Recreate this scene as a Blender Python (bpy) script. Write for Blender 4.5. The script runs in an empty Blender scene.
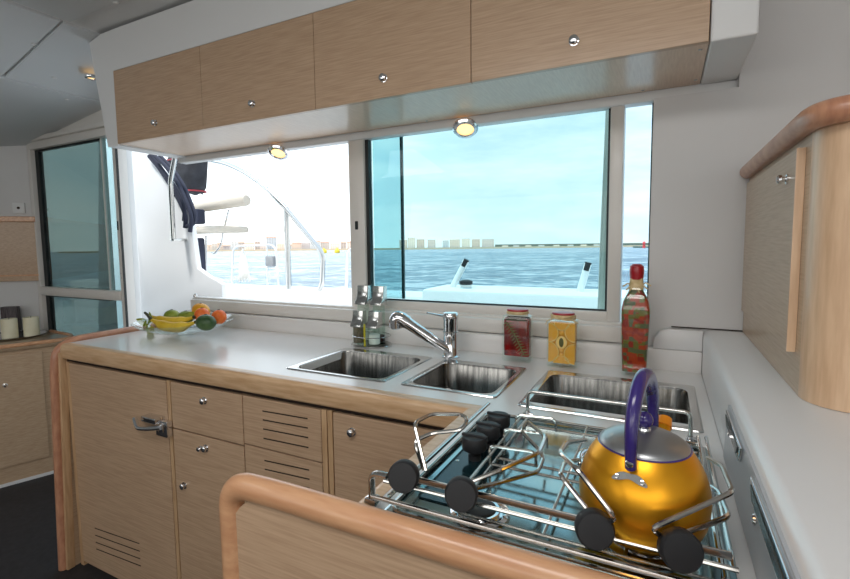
import bpy, bmesh, math, random
from mathutils import Vector, Matrix
S = bpy.context.scene
COL = S.collection
PI = math.pi
rnd = random.Random(7)

# ------------------------------------------------------------------ camera
FPX, CX, CY = 472.0, 425.0, 282.5
YAW, PITCH, ROLL = [math.radians(v) for v in (26.85, 4.74, -0.63)]
EYE = Vector((0, 0, 1.35))
fw = Vector((-math.sin(YAW) * math.cos(PITCH), math.cos(YAW) * math.cos(PITCH), -math.sin(PITCH)))
r0 = Vector((math.cos(YAW), math.sin(YAW), 0)); u0 = r0.cross(fw)
rt = r0 * math.cos(ROLL) + u0 * math.sin(ROLL)
up = u0 * math.cos(ROLL) - r0 * math.sin(ROLL)
cd = bpy.data.cameras.new('camera'); cam = bpy.data.objects.new('camera', cd); COL.objects.link(cam)
M = Matrix((rt, up, -fw)).transposed().to_4x4(); M.translation = EYE
cam.matrix_world = M
cd.sensor_width = 36; cd.lens = FPX / 850 * 36; cd.clip_start = 0.01; cd.clip_end = 8000
cd.shift_y = -7.0 / 850
S.camera = cam

def at(px, py, X=None, Y=None, Z=None):
    """the point of the place seen in direction (px,py) that lies at a given X, Y or Z"""
    d = fw + rt * ((px - CX) / FPX) - up * ((py - CY) / FPX)
    if X is not None: t = X / d.x
    elif Y is not None: t = Y / d.y
    else: t = (Z - EYE.z) / d.z
    return EYE + d * t

# ------------------------------------------------------------------ world: hazy bright sky with thin cloud
def link(nt, a, b): nt.links.new(a, b)
W = bpy.data.worlds.new('sky'); S.world = W; W.use_nodes = True
nt = W.node_tree; nt.nodes.clear()
out = nt.nodes.new('ShaderNodeOutputWorld'); bg = nt.nodes.new('ShaderNodeBackground')
tc = nt.nodes.new('ShaderNodeTexCoord'); sep = nt.nodes.new('ShaderNodeSeparateXYZ')
link(nt, tc.outputs['Generated'], sep.inputs[0])
mp = nt.nodes.new('ShaderNodeMapping'); mp.inputs['Scale'].default_value = (1.6, 1.6, 7)
link(nt, tc.outputs['Generated'], mp.inputs[0])
nz = nt.nodes.new('ShaderNodeTexNoise'); nz.inputs['Scale'].default_value = 2.2; nz.inputs['Detail'].default_value = 6; nz.inputs['Roughness'].default_value = .6
link(nt, mp.outputs[0], nz.inputs[0])
cr = nt.nodes.new('ShaderNodeValToRGB'); cr.color_ramp.elements[0].position = .42; cr.color_ramp.elements[1].position = .68
cr.color_ramp.elements[0].color = (0, 0, 0, 1); cr.color_ramp.elements[1].color = (1, 1, 1, 1)
link(nt, nz.outputs['Fac'], cr.inputs[0])
g = nt.nodes.new('ShaderNodeValToRGB')
g.color_ramp.elements[0].position = 0.0; g.color_ramp.elements[0].color = (.92, 1.0, 1.02, 1)
g.color_ramp.elements[1].position = 0.55; g.color_ramp.elements[1].color = (.62, .84, 1.05, 1)
link(nt, sep.outputs['Z'], g.inputs[0])
mx = nt.nodes.new('ShaderNodeMixRGB'); mx.inputs['Color2'].default_value = (1.15, 1.15, 1.15, 1)
link(nt, cr.outputs[0], mx.inputs['Fac']); link(nt, g.outputs[0], mx.inputs['Color1'])
# the haze is brighter towards the sun's side (-X)
mr = nt.nodes.new('ShaderNodeMapRange'); mr.inputs['From Min'].default_value = -.35; mr.inputs['From Max'].default_value = -.85
mr.inputs['To Min'].default_value = 1.0; mr.inputs['To Max'].default_value = 1.6
link(nt, sep.outputs['X'], mr.inputs['Value'])
ml = nt.nodes.new('ShaderNodeVectorMath'); ml.operation = 'SCALE'
link(nt, mx.outputs[0], ml.inputs[0]); link(nt, mr.outputs[0], ml.inputs['Scale'])
link(nt, ml.outputs[0], bg.inputs[0]); bg.inputs[1].default_value = 1.5
link(nt, bg.outputs[0], out.inputs[0])

def area(name, loc, target, sx, sy, power, col=(1, 1, 1)):
    l = bpy.data.lights.new(name, 'AREA'); l.shape = 'RECTANGLE'; l.size = sx; l.size_y = sy; l.energy = power; l.color = col
    o = bpy.data.objects.new(name, l); COL.objects.link(o); o.location = loc
    o.rotation_euler = (Vector(target) - Vector(loc)).to_track_quat('-Z', 'Y').to_euler(); return o
# daylight through the saloon windows behind the camera
area('daylight_forward_windows', (-1.2, -3.1, 1.62), (-1.2, .5, 2.3), 5.2, .85, 34, (1, .97, .93))
area('added_fill_galley', (-.35, -.25, 2.425), (-.35, -.0, 0), 1.5, .8, 30, (1, .97, .94))  # area lamp added under the closed ceiling to brighten the worktop; no hatch there
area('added_fill_saloon', (-3.0, -1.2, 2.33), (-3.0, -.8, 0), 1.0, 1.0, 10, (.97, .99, 1))  # added ceiling-level fill for the saloon, no opening above it
area('daylight_side_window', (1.55, -1.3, 1.6), (-1.5, .3, 2.3), 2.2, .8, 14, (1, .97, .94))
sl = bpy.data.lights.new('sun', 'SUN'); sl.energy = 3.5; sl.angle = math.radians(12); sl.color = (1, .97, .92)
so = bpy.data.objects.new('sun', sl); COL.objects.link(so)
so.rotation_euler = Vector((.12, .40, -.91)).to_track_quat('-Z', 'Y').to_euler()

S.view_settings.view_transform = 'Standard'; S.view_settings.look = 'None'
S.view_settings.exposure = 0.0; S.view_settings.gamma = 1.0; S.view_settings.use_curve_mapping = False
S.cycles.use_denoising = True
S.cycles.max_bounces = 14; S.cycles.transparent_max_bounces = 24; S.cycles.diffuse_bounces = 5
S.cycles.glossy_bounces = 6; S.cycles.transmission_bounces = 10
S.cycles.sample_clamp_indirect = 6

# ------------------------------------------------------------------ materials
def srgb(r, g=None, b=None):
    if g is None: r, g, b = r
    f = lambda c: (c / 255 / 12.92) if c / 255 <= .04045 else ((c / 255 + .055) / 1.055) ** 2.4
    return (f(r), f(g), f(b), 1)
def mat(name, col, rough=.5, metal=0., coat=0., spec=.5, **kw):
    m = bpy.data.materials.new(name); m.use_nodes = True
    b = m.node_tree.nodes['Principled BSDF']
    b.inputs['Base Color'].default_value = srgb(col); b.inputs['Roughness'].default_value = rough
    b.inputs['Metallic'].default_value = metal; b.inputs['Coat Weight'].default_value = coat
    b.inputs['Specular IOR Level'].default_value = spec
    b.inputs['Coat Roughness'].default_value = .15
    for k, v in kw.items(): b.inputs[k.replace('_', ' ')].default_value = v
    return m
def noisy(name, c1, c2, scale, stretch=(1, 1, 1), rough=.5, metal=0., coat=0., lo=.35, hi=.65, bump=0., detail=4, c3=None, spec=.5, rot=(0, 0, 0), bdist=.002):
    m = mat(name, c1, rough, metal, coat, spec); n = m.node_tree; b = n.nodes['Principled BSDF']
    t = n.nodes.new('ShaderNodeTexCoord'); mp = n.nodes.new('ShaderNodeMapping'); mp.inputs['Scale'].default_value = stretch
    mp.inputs['Rotation'].default_value = rot
    z = n.nodes.new('ShaderNodeTexNoise'); z.inputs['Scale'].default_value = scale; z.inputs['Detail'].default_value = detail
    link(n, t.outputs['Object'], mp.inputs[0]); link(n, mp.outputs[0], z.inputs[0])
    r = n.nodes.new('ShaderNodeValToRGB'); r.color_ramp.elements[0].position = lo; r.color_ramp.elements[1].position = hi
    r.color_ramp.elements[0].color = srgb(c1); r.color_ramp.elements[1].color = srgb(c2)
    if c3: e = r.color_ramp.elements.new((lo + hi) / 2); e.color = srgb(c3)
    link(n, z.outputs['Fac'], r.inputs[0]); link(n, r.outputs[0], b.inputs['Base Color'])
    if bump:
        p = n.nodes.new('ShaderNodeBump'); p.inputs['Strength'].default_value = bump; p.inputs['Distance'].default_value = bdist
        link(n, z.outputs['Fac'], p.inputs['Height']); link(n, p.outputs[0], b.inputs['Normal'])
    return m
def glass(name, tint, ior=1.45, rough=0.0, edge=1.0):
    m = bpy.data.materials.new(name); m.use_nodes = True; n = m.node_tree; n.nodes.clear()
    o = n.nodes.new('ShaderNodeOutputMaterial'); t = n.nodes.new('ShaderNodeBsdfTransparent'); t.inputs[0].default_value = (*tint, 1)
    g_ = n.nodes.new('ShaderNodeBsdfGlossy'); g_.inputs['Roughness'].default_value = rough
    g_.inputs['Color'].default_value = (1, 1, 1, 1)
    f = n.nodes.new('ShaderNodeFresnel'); f.inputs[0].default_value = ior; x = n.nodes.new('ShaderNodeMixShader')
    ge = n.nodes.new('ShaderNodeNewGeometry'); iv = n.nodes.new('ShaderNodeMath'); iv.operation = 'SUBTRACT'; iv.inputs[0].default_value = 1
    mu = n.nodes.new('ShaderNodeMath'); mu.operation = 'MULTIPLY'; link(n, ge.outputs['Backfacing'], iv.inputs[1])
    link(n, f.outputs[0], mu.inputs[0]); link(n, iv.outputs[0], mu.inputs[1]); link(n, mu.outputs[0], x.inputs[0]); link(n, t.outputs[0], x.inputs[1]); link(n, g_.outputs[0], x.inputs[2]); link(n, x.outputs[0], o.inputs[0])
    return m
MX = {}
MX['veneer'] = noisy('oak_veneer_x', (178, 148, 120), (196, 166, 137), 7, (1.2, 10, 30), rough=.42, coat=.25, c3=(188, 158, 129), detail=5)
MX['veneer_y'] = noisy('oak_veneer_y', (178, 150, 122), (194, 168, 140), 7, (10, 1.2, 30), rough=.38, coat=.35, c3=(187, 160, 131), detail=5)
MX['veneer_under'] = noisy('pale_veneer', (208, 180, 156), (220, 194, 170), 7, (26, 2, 10), rough=.4, coat=.35, detail=5, rot=(0, 0, .5))
MX['beech'] = noisy('beech_x', (196, 142, 104), (218, 170, 130), 6, (1.5, 14, 14), rough=.38, coat=.4, detail=4)
MX['beech_y'] = noisy('beech_y', (196, 142, 104), (218, 170, 130), 6, (14, 1.5, 14), rough=.38, coat=.4, detail=4)
MX['beech_z'] = noisy('beech_z', (204, 168, 134), (220, 186, 152), 6, (14, 14, 1.5), rough=.4, coat=.3, detail=4)
MX['oak_rail'] = noisy('oak_rail_x', (196, 158, 118), (218, 184, 146), 6, (1.5, 14, 14), rough=.38, coat=.35, detail=4)
MX['oak_rail_y'] = noisy('oak_rail_y', (190, 156, 124), (212, 180, 148), 6, (14, 1.5, 14), rough=.38, coat=.35, detail=4)
MX['oak_z'] = noisy('oak_rail_z', (186, 150, 112), (206, 172, 134), 6, (14, 14, 1.5), rough=.4, coat=.3, detail=4)
MX['red_rail'] = noisy('reddish_beech', (176, 122, 94), (198, 146, 114), 6, (14, 3, 3), rough=.4, coat=.4)
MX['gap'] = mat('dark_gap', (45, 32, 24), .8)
MX['laminate'] = mat('white_laminate', (226, 224, 222), .22, coat=.3)
MX['gelcoat'] = mat('white_gelcoat', (222, 222, 222), .3, coat=.3)
MX['lining'] = noisy('grey_white_lining', (208, 208, 208), (214, 214, 214), 1.2, rough=.6)
MX['ceiling'] = noisy('ceiling_lining', (208, 212, 214), (214, 218, 220), 1.0, rough=.55)
MX['white'] = mat('white_paint', (225, 226, 226), .4)
MX['alu'] = mat('white_aluminium', (222, 219, 214), .35, coat=.2)
MX['seal'] = mat('black_seal', (22, 30, 32), .5)
MX['edge'] = mat('glass_edge_teal', (14, 62, 66), .2)
MX['teal'] = glass('teal_glass', (.675, .81, .825), 1.32)
MX['teal_dark'] = glass('deep_teal_glass', (.37, .375, .36), 1.4)
MX['clear'] = glass('clear_glass', (.78, .87, .91), 1.2)
MX['jar'] = glass('jar_glass', (.93, .97, .95), 1.6)
MX['bowl_glass'] = glass('bowl_glass', (.88, .92, .92), 1.9)
MX['steel'] = noisy('brushed_steel', (112, 112, 110), (160, 159, 156), 10, (9, 9, .8), rough=.24, metal=1, detail=3)
MX['steel_plain'] = mat('steel', (200, 200, 198), .16, 1)
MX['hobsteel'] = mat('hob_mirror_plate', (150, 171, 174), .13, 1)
MX['chrome'] = mat('chrome', (225, 226, 228), .05, 1)
MX['wire'] = mat('wire_steel', (205, 203, 198), .14, 1)
MX['black'] = mat('black_plastic', (30, 31, 34), .55)
MX['blackpanel'] = mat('black_glass_panel', (24, 42, 46), .12)
MX['cast'] = mat('cast_burner', (40, 40, 42), .5)
MX['dark_floor'] = noisy('dark_floor', (34, 34, 38), (44, 44, 48), 40, rough=.6)
MX['grey_panel'] = mat('grey_panel', (170, 176, 182), .28, coat=.3)
MX['gold'] = mat('gold_anodised', (240, 170, 40), .34, .88, Anisotropic=.3)
MX['lidsteel'] = mat('satin_lid', (170, 172, 174), .32, .9)
MX['purple'] = mat('purple_plastic', (52, 38, 110), .22, coat=.5)
MX['orange_plastic'] = mat('orange_plastic', (230, 140, 20), .35)
MX['redlid'] = mat('red_wax', (165, 22, 34), .35, coat=.3)
MX['raffia'] = noisy('raffia', (196, 170, 120), (226, 204, 160), 60, rough=.8)
MX['brown_floor'] = MX['dark_floor']

# ------------------------------------------------------------------ mesh helpers
OFF = {}
class MB:
    def __init__(s): s.bm = bmesh.new()
    def add(s, bm):
        me = bpy.data.meshes.new('t'); bm.to_mesh(me); bm.free(); s.bm.from_mesh(me); bpy.data.meshes.remove(me); return s
    def box(s, x0, x1, y0, y1, z0, z1, bev=0, seg=2):
        x0, x1 = min(x0, x1), max(x0, x1); y0, y1 = min(y0, y1), max(y0, y1); z0, z1 = min(z0, z1), max(z0, z1)
        b = bmesh.new(); bmesh.ops.create_cube(b, size=1)
        for v in b.verts: v.co = Vector(((x0 + x1) / 2 + v.co.x * (x1 - x0), (y0 + y1) / 2 + v.co.y * (y1 - y0), (z0 + z1) / 2 + v.co.z * (z1 - z0)))
        if bev: bmesh.ops.bevel(b, geom=b.edges[:], offset=bev, segments=seg, affect='EDGES', profile=.5)
        return s.add(b)
    def prism(s, pts, vec, bev=0):
        """closed outline of 3D points pushed along vec"""
        b = bmesh.new(); f = b.faces.new([b.verts.new(p) for p in pts])
        e = bmesh.ops.extrude_face_region(b, geom=[f]); bmesh.ops.translate(b, verts=[v for v in e['geom'] if isinstance(v, bmesh.types.BMVert)], vec=Vector(vec))
        if bev: bmesh.ops.bevel(b, geom=b.edges[:], offset=bev, segments=2, affect='EDGES', profile=.5)
        bmesh.ops.recalc_face_normals(b, faces=b.faces[:]); return s.add(b)
    def tube(s, pts, r, seg=8, closed=False, radii=None, flat=None):
        """flat=(a,b): half sizes of an oval section, a along the horizontal normal, b along the other"""
        pts = [Vector(p) for p in pts]; n = len(pts); b = bmesh.new(); rings = []; prev = None
        for i, p in enumerate(pts):
            if closed: d = pts[(i + 1) % n] - pts[i - 1]
            else: d = pts[min(i + 1, n - 1)] - pts[max(i - 1, 0)]
            if d.length < 1e-9: d = Vector((0, 0, 1))
            d.normalize()
            if prev is None:
                a = Vector((0, 0, 1)) if abs(d.z) < .9 else Vector((1, 0, 0))
                nrm = (a - d * a.dot(d)).normalized()
            else: nrm = (prev - d * prev.dot(d)).normalized()
            prev = nrm; bi = d.cross(nrm); R = radii[i] if radii else r
            fa, fb = flat if flat else (1, 1)
            rings.append([b.verts.new(p + (nrm * math.cos(2 * PI * k / seg) * fa + bi * math.sin(2 * PI * k / seg) * fb) * R) for k in range(seg)])
        m = n if closed else n - 1
        for i in range(m):
            A, B = rings[i], rings[(i + 1) % n]
            sh = 0
            if closed and i == n - 1:
                best = 1e9
                for q in range(seg):
                    dd = (A[0].co - B[q].co).length
                    if dd < best: best, sh = dd, q
            for k in range(seg): b.faces.new((A[k], A[(k + 1) % seg], B[(k + 1 + sh) % seg], B[(k + sh) % seg]))
        if not closed:
            b.faces.new(rings[0][::-1]); b.faces.new(rings[-1])
        bmesh.ops.recalc_face_normals(b, faces=b.faces[:])
        return s.add(b)
    def lathe(s, prof, c=(0, 0, 0), seg=32, axis='Z', sc=(1, 1)):
        """prof: list of (radius, height)"""
        b = bmesh.new(); rings = []
        for (r, h) in prof:
            if r < 1e-6: rings.append([b.verts.new((0, 0, h))])
            else: rings.append([b.verts.new((r * math.cos(2 * PI * k / seg) * sc[0], r * math.sin(2 * PI * k / seg) * sc[1], h)) for k in range(seg)])
        for A, B in zip(rings, rings[1:]):
            if len(A) == 1 and len(B) == 1: continue
            for k in range(seg):
                k2 = (k + 1) % seg
                if len(A) == 1: b.faces.new((A[0], B[k], B[k2]))
                elif len(B) == 1: b.faces.new((A[k], B[0], A[k2]))
                else: b.faces.new((A[k], B[k], B[k2], A[k2]))
        bmesh.ops.recalc_face_normals(b, faces=b.faces[:])
        if axis == 'Y': R = Matrix.Rotation(PI / 2, 4, 'X')      # height grows towards -Y
        elif axis == 'X': R = Matrix.Rotation(-PI / 2, 4, 'Y')   # height grows towards -X
        elif axis == 'D': R = Matrix.Rotation(PI, 4, 'X')
        elif isinstance(axis, Vector): R = axis.to_track_quat('Z', 'Y').to_matrix().to_4x4()
        else: R = Matrix()
        bmesh.ops.transform(b, matrix=Matrix.Translation(Vector(c)) @ R, verts=b.verts[:]); return s.add(b)
    def ball(s, c, r, sc=(1, 1, 1), rot=None, seg=20):
        b = bmesh.new(); bmesh.ops.create_uvsphere(b, u_segments=seg, v_segments=seg // 2, radius=r)
        m = Matrix.Translation(Vector(c)) @ (rot.to_4x4() if rot else Matrix()) @ Matrix.Diagonal((*sc, 1))
        bmesh.ops.transform(b, matrix=m, verts=b.verts[:]); return s.add(b)
    def loft(s, rings, cap0=True, cap1=True):
        b = bmesh.new(); R = [[b.verts.new(p) for p in r] for r in rings]
        for A, B in zip(R, R[1:]):
            n = len(A)
            for k in range(n): b.faces.new((A[k], A[(k + 1) % n], B[(k + 1) % n], B[k]))
        if cap0: b.faces.new(R[0][::-1])
        if cap1: b.faces.new(R[-1])
        bmesh.ops.recalc_face_normals(b, faces=b.faces[:]); return s.add(b)
    def build(s, name, m, parent=None, loc=None, smooth=True, angle=40):
        off = OFF[parent.name] if parent else Vector(loc if loc is not None else (0, 0, 0))
        bmesh.ops.translate(s.bm, verts=s.bm.verts[:], vec=-off)
        me = bpy.data.meshes.new(name); s.bm.to_mesh(me); s.bm.free()
        if smooth:
            for p in me.polygons: p.use_smooth = True
            me.set_sharp_from_angle(angle=math.radians(angle))
        o = bpy.data.objects.new(name, me); COL.objects.link(o)
        me.materials.append(MX[m] if isinstance(m, str) else m)
        if parent: o.parent = parent
        else: o.location = off
        OFF[o.name] = off
        return o
def rrect(x0, x1, y0, y1, z, r, n=5):
    pts = []
    for (cx, cy, a0) in ((x1 - r, y1 - r, 0), (x0 + r, y1 - r, PI / 2), (x0 + r, y0 + r, PI), (x1 - r, y0 + r, 1.5 * PI)):
        for i in range(n + 1): a = a0 + PI / 2 * i / n; pts.append((cx + r * math.cos(a), cy + r * math.sin(a), z))
    return pts
def fil(pts, r, n=4, closed=False):
    """round the corners of a polyline"""
    P = [Vector(p) for p in pts]; N = len(P); o = []
    for i in range(N):
        if not closed and i in (0, N - 1): o.append(P[i]); continue
        a, b, c = P[i - 1], P[i], P[(i + 1) % N]
        d1 = a - b; d2 = c - b; k = min(r, d1.length * .49, d2.length * .49)
        p, q = b + d1.normalized() * k, b + d2.normalized() * k
        for j in range(n + 1): t = j / n; o.append(p * (1 - t) ** 2 + b * 2 * t * (1 - t) + q * t * t)
    return o
def tag(o, label=None, cat=None, group=None, kind=None):
    if label: o['label'] = label
    if cat: o['category'] = cat
    if group: o['group'] = group
    if kind: o['kind'] = kind
    return o
def thing(name, loc, label, cat, group=None):
    o = bpy.data.objects.new(name, None); COL.objects.link(o); o.location = loc; o.empty_display_size = .05
    OFF[o.name] = Vector(loc); return tag(o, label, cat, group)
def struct(o, label=None, cat=None): return tag(o, label, cat, None, 'structure')
def copy_tree(o, parent=None, loc=None):
    c = o.copy(); COL.objects.link(c)
    if parent: c.parent = parent
    if loc is not None: c.location = loc
    for ch in list(o.children): copy_tree(ch, c)
    return c
def knob_round(x, y, z, axis, parent, r=.012):
    m = MB(); m.lathe([(0, 0), (r * 1.15, 0), (r * 1.15, .003), (r * .55, .005), (r * .55, .009), (r, .011), (r, .016), (r * .7, .019), (0, .0195)], (x, y, z), 20, axis)
    return m.build('knob', 'chrome', parent)

# ================================================================== SETTING
FL = -.19; CT = .90; YB = 1.814; YW = 1.95; ZC = 2.44
m = MB(); m.box(-6.2, 1.6, -3.2, 1.99, FL - .1, FL); struct(m.build('floor', 'dark_floor'), 'dark floor of the saloon and galley', 'floor')
# ceiling: flat over the galley, sloping down outboard; panels with seams
def czx(x):
    pts = [(-6.2, 1.88), (-4.6, 2.09), (-3.25, 2.275), (-2.62, 2.44), (2, 2.44)]
    for (a, za), (b, zb) in zip(pts, pts[1:]):
        if a <= x <= b: return za + (zb - za) * (x - a) / (b - a)
    return ZC
def slab(xs, y0, y1, th=.03, dz=0):
    b = MB(); top = [(x, y0, czx(x) + dz + th) for x in xs][::-1]; bot = [(x, y0, czx(x) + dz) for x in xs]
    b.prism(bot + top, (0, y1 - y0, 0)); return b
m = slab([-6.2, -4.6, -3.25, -2.62, 1.6], -3.2, 1.99, .06, .012)
cl = struct(m.build('ceiling', 'white', smooth=False), 'white ceiling lining', 'ceiling')
pm = None
for i, (xs, y0, y1) in enumerate([([-2.605, 1.55], -3.1, 1.36), ([-3.235, -2.635], -3.1, 1.33), ([-6.1, -4.6, -3.255], -3.1, 1.93), ([-3.235, -2.635], 1.345, 1.93)]):
    slab(xs, y0, y1, .012).build('ceiling_panel', 'ceiling', cl, smooth=False)
for (px, py) in ((34, 37), (55, 92), (116, 3), (68, 122)):
    p = at(px, py, Z=2.36 if px != 116 else 2.44)
    zz = czx(p.x)
    p = at(px, py, Z=zz); MB().lathe([(0, .006), (.012, .004), (.014, 0)], (p.x, p.y, czx(p.x) + .001), 12, 'D').build('screw_cap', 'white', cl)

# forward and side walls behind and beside the camera: sills and headers with a band of window openings
def wall_band(name, x0, x1, y0, y1, along):
    m = MB(); m.box(x0, x1, y0, y1, FL, 1.15); m.box(x0, x1, y0, y1, 2.05, 2.5)
    a, b = (x0, x1) if along == 'x' else (y0, y1); n = 5
    for i in range(n + 1):
        c = a + (b - a) * i / n
        if along == 'x': m.box(max(c - .05, x0), min(c + .05, x1), y0, y1, 1.15, 2.05)
        else: m.box(x0, x1, max(c - .05, y0), min(c + .05, y1), 1.15, 2.05)
    m_ = m.build(name, 'lining', smooth=False)
    g_ = MB(); g_.box(x0, x1, (y0 + y1) / 2, (y0 + y1) / 2 + .005, 1.15, 2.05) if along == 'x' else g_.box((x0 + x1) / 2, (x0 + x1) / 2 + .005, y0, y1, 1.15, 2.05)
    g_.build('tinted_pane', 'teal_dark', m_)
    return struct(m_, 'white lined wall with a band of window openings behind the camera', 'wall')
wall_band('wall_forward', -6.3, 1.6, -3.3, -3.2, 'x')
m = MB(); m.box(1.6, 1.7, -3.2, 1.85, FL, 2.5); struct(m.build('wall_right', 'lining'), 'light grey side wall beyond the galley', 'wall')
wall_band('wall_port', -6.3, -6.2, -3.2, 1.0, 'y')
# window wall: right part in front of the window plane, softly coved into the ceiling
XWR = at(651, 200, Y=1.86).x
m = MB()
prof = [(1.86, .93)]
prof += [(1.86, 1.9)] + [(1.86 - .45 * (1 - math.cos(a)), 1.9 + .55 * math.sin(a)) for a in [PI / 2 * k / 10 for k in range(1, 11)]] + [(1.41, 2.5), (1.99, 2.5), (1.99, .93)]
m.prism([(.2015, y, z) for (y, z) in prof], (1.6 - .2015, 0, 0)); m.box(XWR, .2015, 1.86, 1.99, .93, 1.8415)
m.box(XWR, .2015, 1.896, 1.99, 1.8415, 2.44)
struct(m.build('wall_back', 'lining'), 'smooth light grey wall to the right of the window', 'wall')
m = MB(); m.box(-2.52, 1.6, YW - .085, YW + .06, FL, .974); struct(m.build('wall_below_window', 'gelcoat'), 'white wall under the galley window', 'wall')
m = MB(); m.box(-2.6, XWR, YW - .01, YW + .06, 1.86, 2.5); m.box(-6.2, -2.6, YW - .01, YW + .06, 2.135, 2.5); struct(m.build('wall_above_window', 'lining'), 'white lining above the window and the sliding door', 'wall')
# angled wall beyond the saloon cabinet
A = Vector((-4.30, 1.95, 0)); D = Vector((-.72, -.69, 0)); N = Vector((-.69, .72, 0)) * .06
m = MB(); m.prism([A + Vector((0, 0, FL)), A + D * 2.6 + Vector((0, 0, FL)), A + D * 2.6 + Vector((0, 0, 2.2)), A + Vector((0, 0, 2.2))], N)
struct(m.build('wall_left', 'lining', smooth=False), 'pale grey wall behind the candles', 'wall')

# ---- window_1: sliding aluminium window, left half open, right half teal glass
w1 = thing('window_1', (-1.3, YW, 1.0), 'wide white aluminium sliding window over the sinks, left half open, right half teal glass', 'window'); struct(w1)
def on(px, py, y=YW): return at(px, py, Y=y)
xL = -2.50; xJ0 = on(355, 200).x; xJ1 = on(370, 200).x; xT1 = on(612, 105).x; xS0 = -.142; xS1 = XWR
m = MB(); m.box(xL, XWR + .0, YW - .10, YW + .05, .975, 1.036, .008)
m.box(xL, XWR, YW - .075, YW - .02, 1.034, 1.046, .003)
m.build('sill_rail', 'alu', w1)
m = MB(); m.box(xL - .02, xL + .012, YW - .07, YW + .03, .98, 1.04, .008); m.lathe([(.012, 0), (.012, .02), (.006, .028), (0, .03)], (xL, YW - .06, 1.036), 12); m.build('sill_end_cap', 'steel_plain', w1)
m = MB(); m.box(xJ0, xJ1, YW - .05, YW + .03, 1.04, 1.86, .006); m.build('centre_jamb', 'alu', w1)
jm = MB(); jm.box(xJ0 + .035, xJ0 + .05, YW - .056, YW - .049, 1.42, 1.46, .002); jm.build('latch_slot', 'seal', w1)
m = MB(); m.box(xJ1, xT1 + .002, YW - .043, YW + .02, 1.04, 1.082, .005); m.build('bottom_rail', 'alu', w1)
m = MB(); m.box(xT1, xS0, YW - .045, YW + .03, 1.04, 1.86, .006); m.build('right_stile', 'alu', w1)
m = MB(); m.box(xJ1, xT1, YW - .03, YW - .015, 1.082, 1.088); m.box(xT1 - .008, xT1, YW - .03, YW - .015, 1.088, 1.86); m.box(xJ1, xJ1 + .018, YW - .035, YW - .01, 1.082, 1.86)
m.build('black_gasket', 'seal', w1)
m = MB(); m.box(xJ1 + .018, xT1 - .008, YW - .02, YW - .014, 1.088, 1.86); m.build('pane', 'teal', w1)
# the second, stacked pane shows its left edge and an overlapping band
x2 = on(402, 200).x
m = MB(); m.box(x2 - .008, x2 + .004, YW + .0, YW + .012, 1.088, 1.86); m.build('sliding_glass_edge', 'edge', w1)
m = MB(); m.box(xJ1 + .018, x2 - .008, YW + .004, YW + .010, 1.088, 1.86); m.build('stacked_pane', 'teal', w1)
# ---- window_2: narrow clear strip
w2 = thing('window_2', (xS0, YW, 1.05), 'narrow clear strip window beside the wide teal window, behind the tall bottle', 'window'); struct(w2)
m = MB(); m.box(xS0, xS1 - .006, YW - .012, YW - .006, 1.036, 1.86); m.build('pane', 'clear', w2)
m = MB(); m.box(xS1 - .006, xS1, YW - .03, YW + .0, 1.036, 1.86); m.box(xS0, xS1, YW - .03, YW - .005, 1.03, 1.038); m.build('dark_edge', 'edge', w2)
# header under the locker (white strip that carries the lamps)
m = MB(); m.box(-2.60, .2, 1.8945, YW - .0, 1.842, 1.885, .006); struct(m.build('trim_1', 'white'), 'white strip over the window that carries the lamps', 'trim')

# ---- door_1: teal glass sliding door to the cockpit
d1 = thing('door_1', (-3.8, YW, FL), 'teal glass sliding door in a white aluminium frame left of the galley', 'door'); struct(d1)
xd0 = -4.34; xd1 = on(103, 140).x; xd2 = on(125, 200).x
m = MB(); m.box(xd0, xd0 + .05, YW - .05, YW + .03, FL, 2.09, .005); m.box(xd0, -2.55, YW - .05, YW + .03, 2.085, 2.14, .005)
m.box(xd0, xd2, YW - .05, YW + .03, FL, FL + .08, .005); m.build('door_frame', 'alu', d1)
m = MB(); m.box(xd2 - .035, xd2, YW - .045, YW + .03, FL, 2.09, .004); m.build('door_post', 'alu', d1)
m = MB(); m.box(xd1 - .004, xd1 + .004, YW - .02, YW + .012, 1.05, 2.09, .002); m.build('mullion', 'alu', d1)
m = MB(); m.box(xd1 + .01, xd2 - .037, YW + .05, YW + .09, FL, 2.1, .005); m.build('fixed_post', 'white', d1)
m = MB(); m.box(xd0 + .05, xd2 - .035, YW - .055, YW + .02, .985, 1.05, .005); m.build('transom', 'alu', d1)
for (a, b) in ((1.05, 2.085), (FL + .08, .985)):
    m = MB(); m.box(xd0 + .10, xd2 - .035, YW - .012, YW - .004, a, b); m.build('pane', 'teal', d1); m = MB(); m.box(xd0 + .05, xd1, YW + .012, YW + .018, a, b); m.build('stacked_pane', 'teal_dark', d1)
    m = MB(); m.box(xd0 + .05, xd0 + .10, YW - .02, YW + .01, a, b); m.box(xd0 + .1, xd1, YW - .02, YW - .0, b - .012, b); m.build('black_gasket', 'seal', d1)
m = MB(); m.box(xd2, xd2 + .003, YW - .045, YW - .03, FL, 2.08); m.build('seal_strip', 'seal', d1)
m = MB(); m.box(xd2 - .026, xd2 - .014, YW - .049, YW - .044, 1.46, 1.52, .002); m.build('latch_slot', 'seal', d1)
m = MB()
for z in (1.36, 1.33, 1.17, 1.14): m.lathe([(0, .003), (.004, 0)], (xd2 - .02, YW - .045, z), 8, 'Y')
m.build('screw', 'steel_plain', d1)
m = MB(); m.box(xd0 - .05, -2.62, YW - .07, YW + .0, 2.14, 2.17, .004); m.box(xd0 - .05, -2.62, YW - .04, YW + .0, 2.17, 2.34); struct(m.build('trim_2', 'alu'), 'stepped pale header above the glass door', 'trim')

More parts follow.
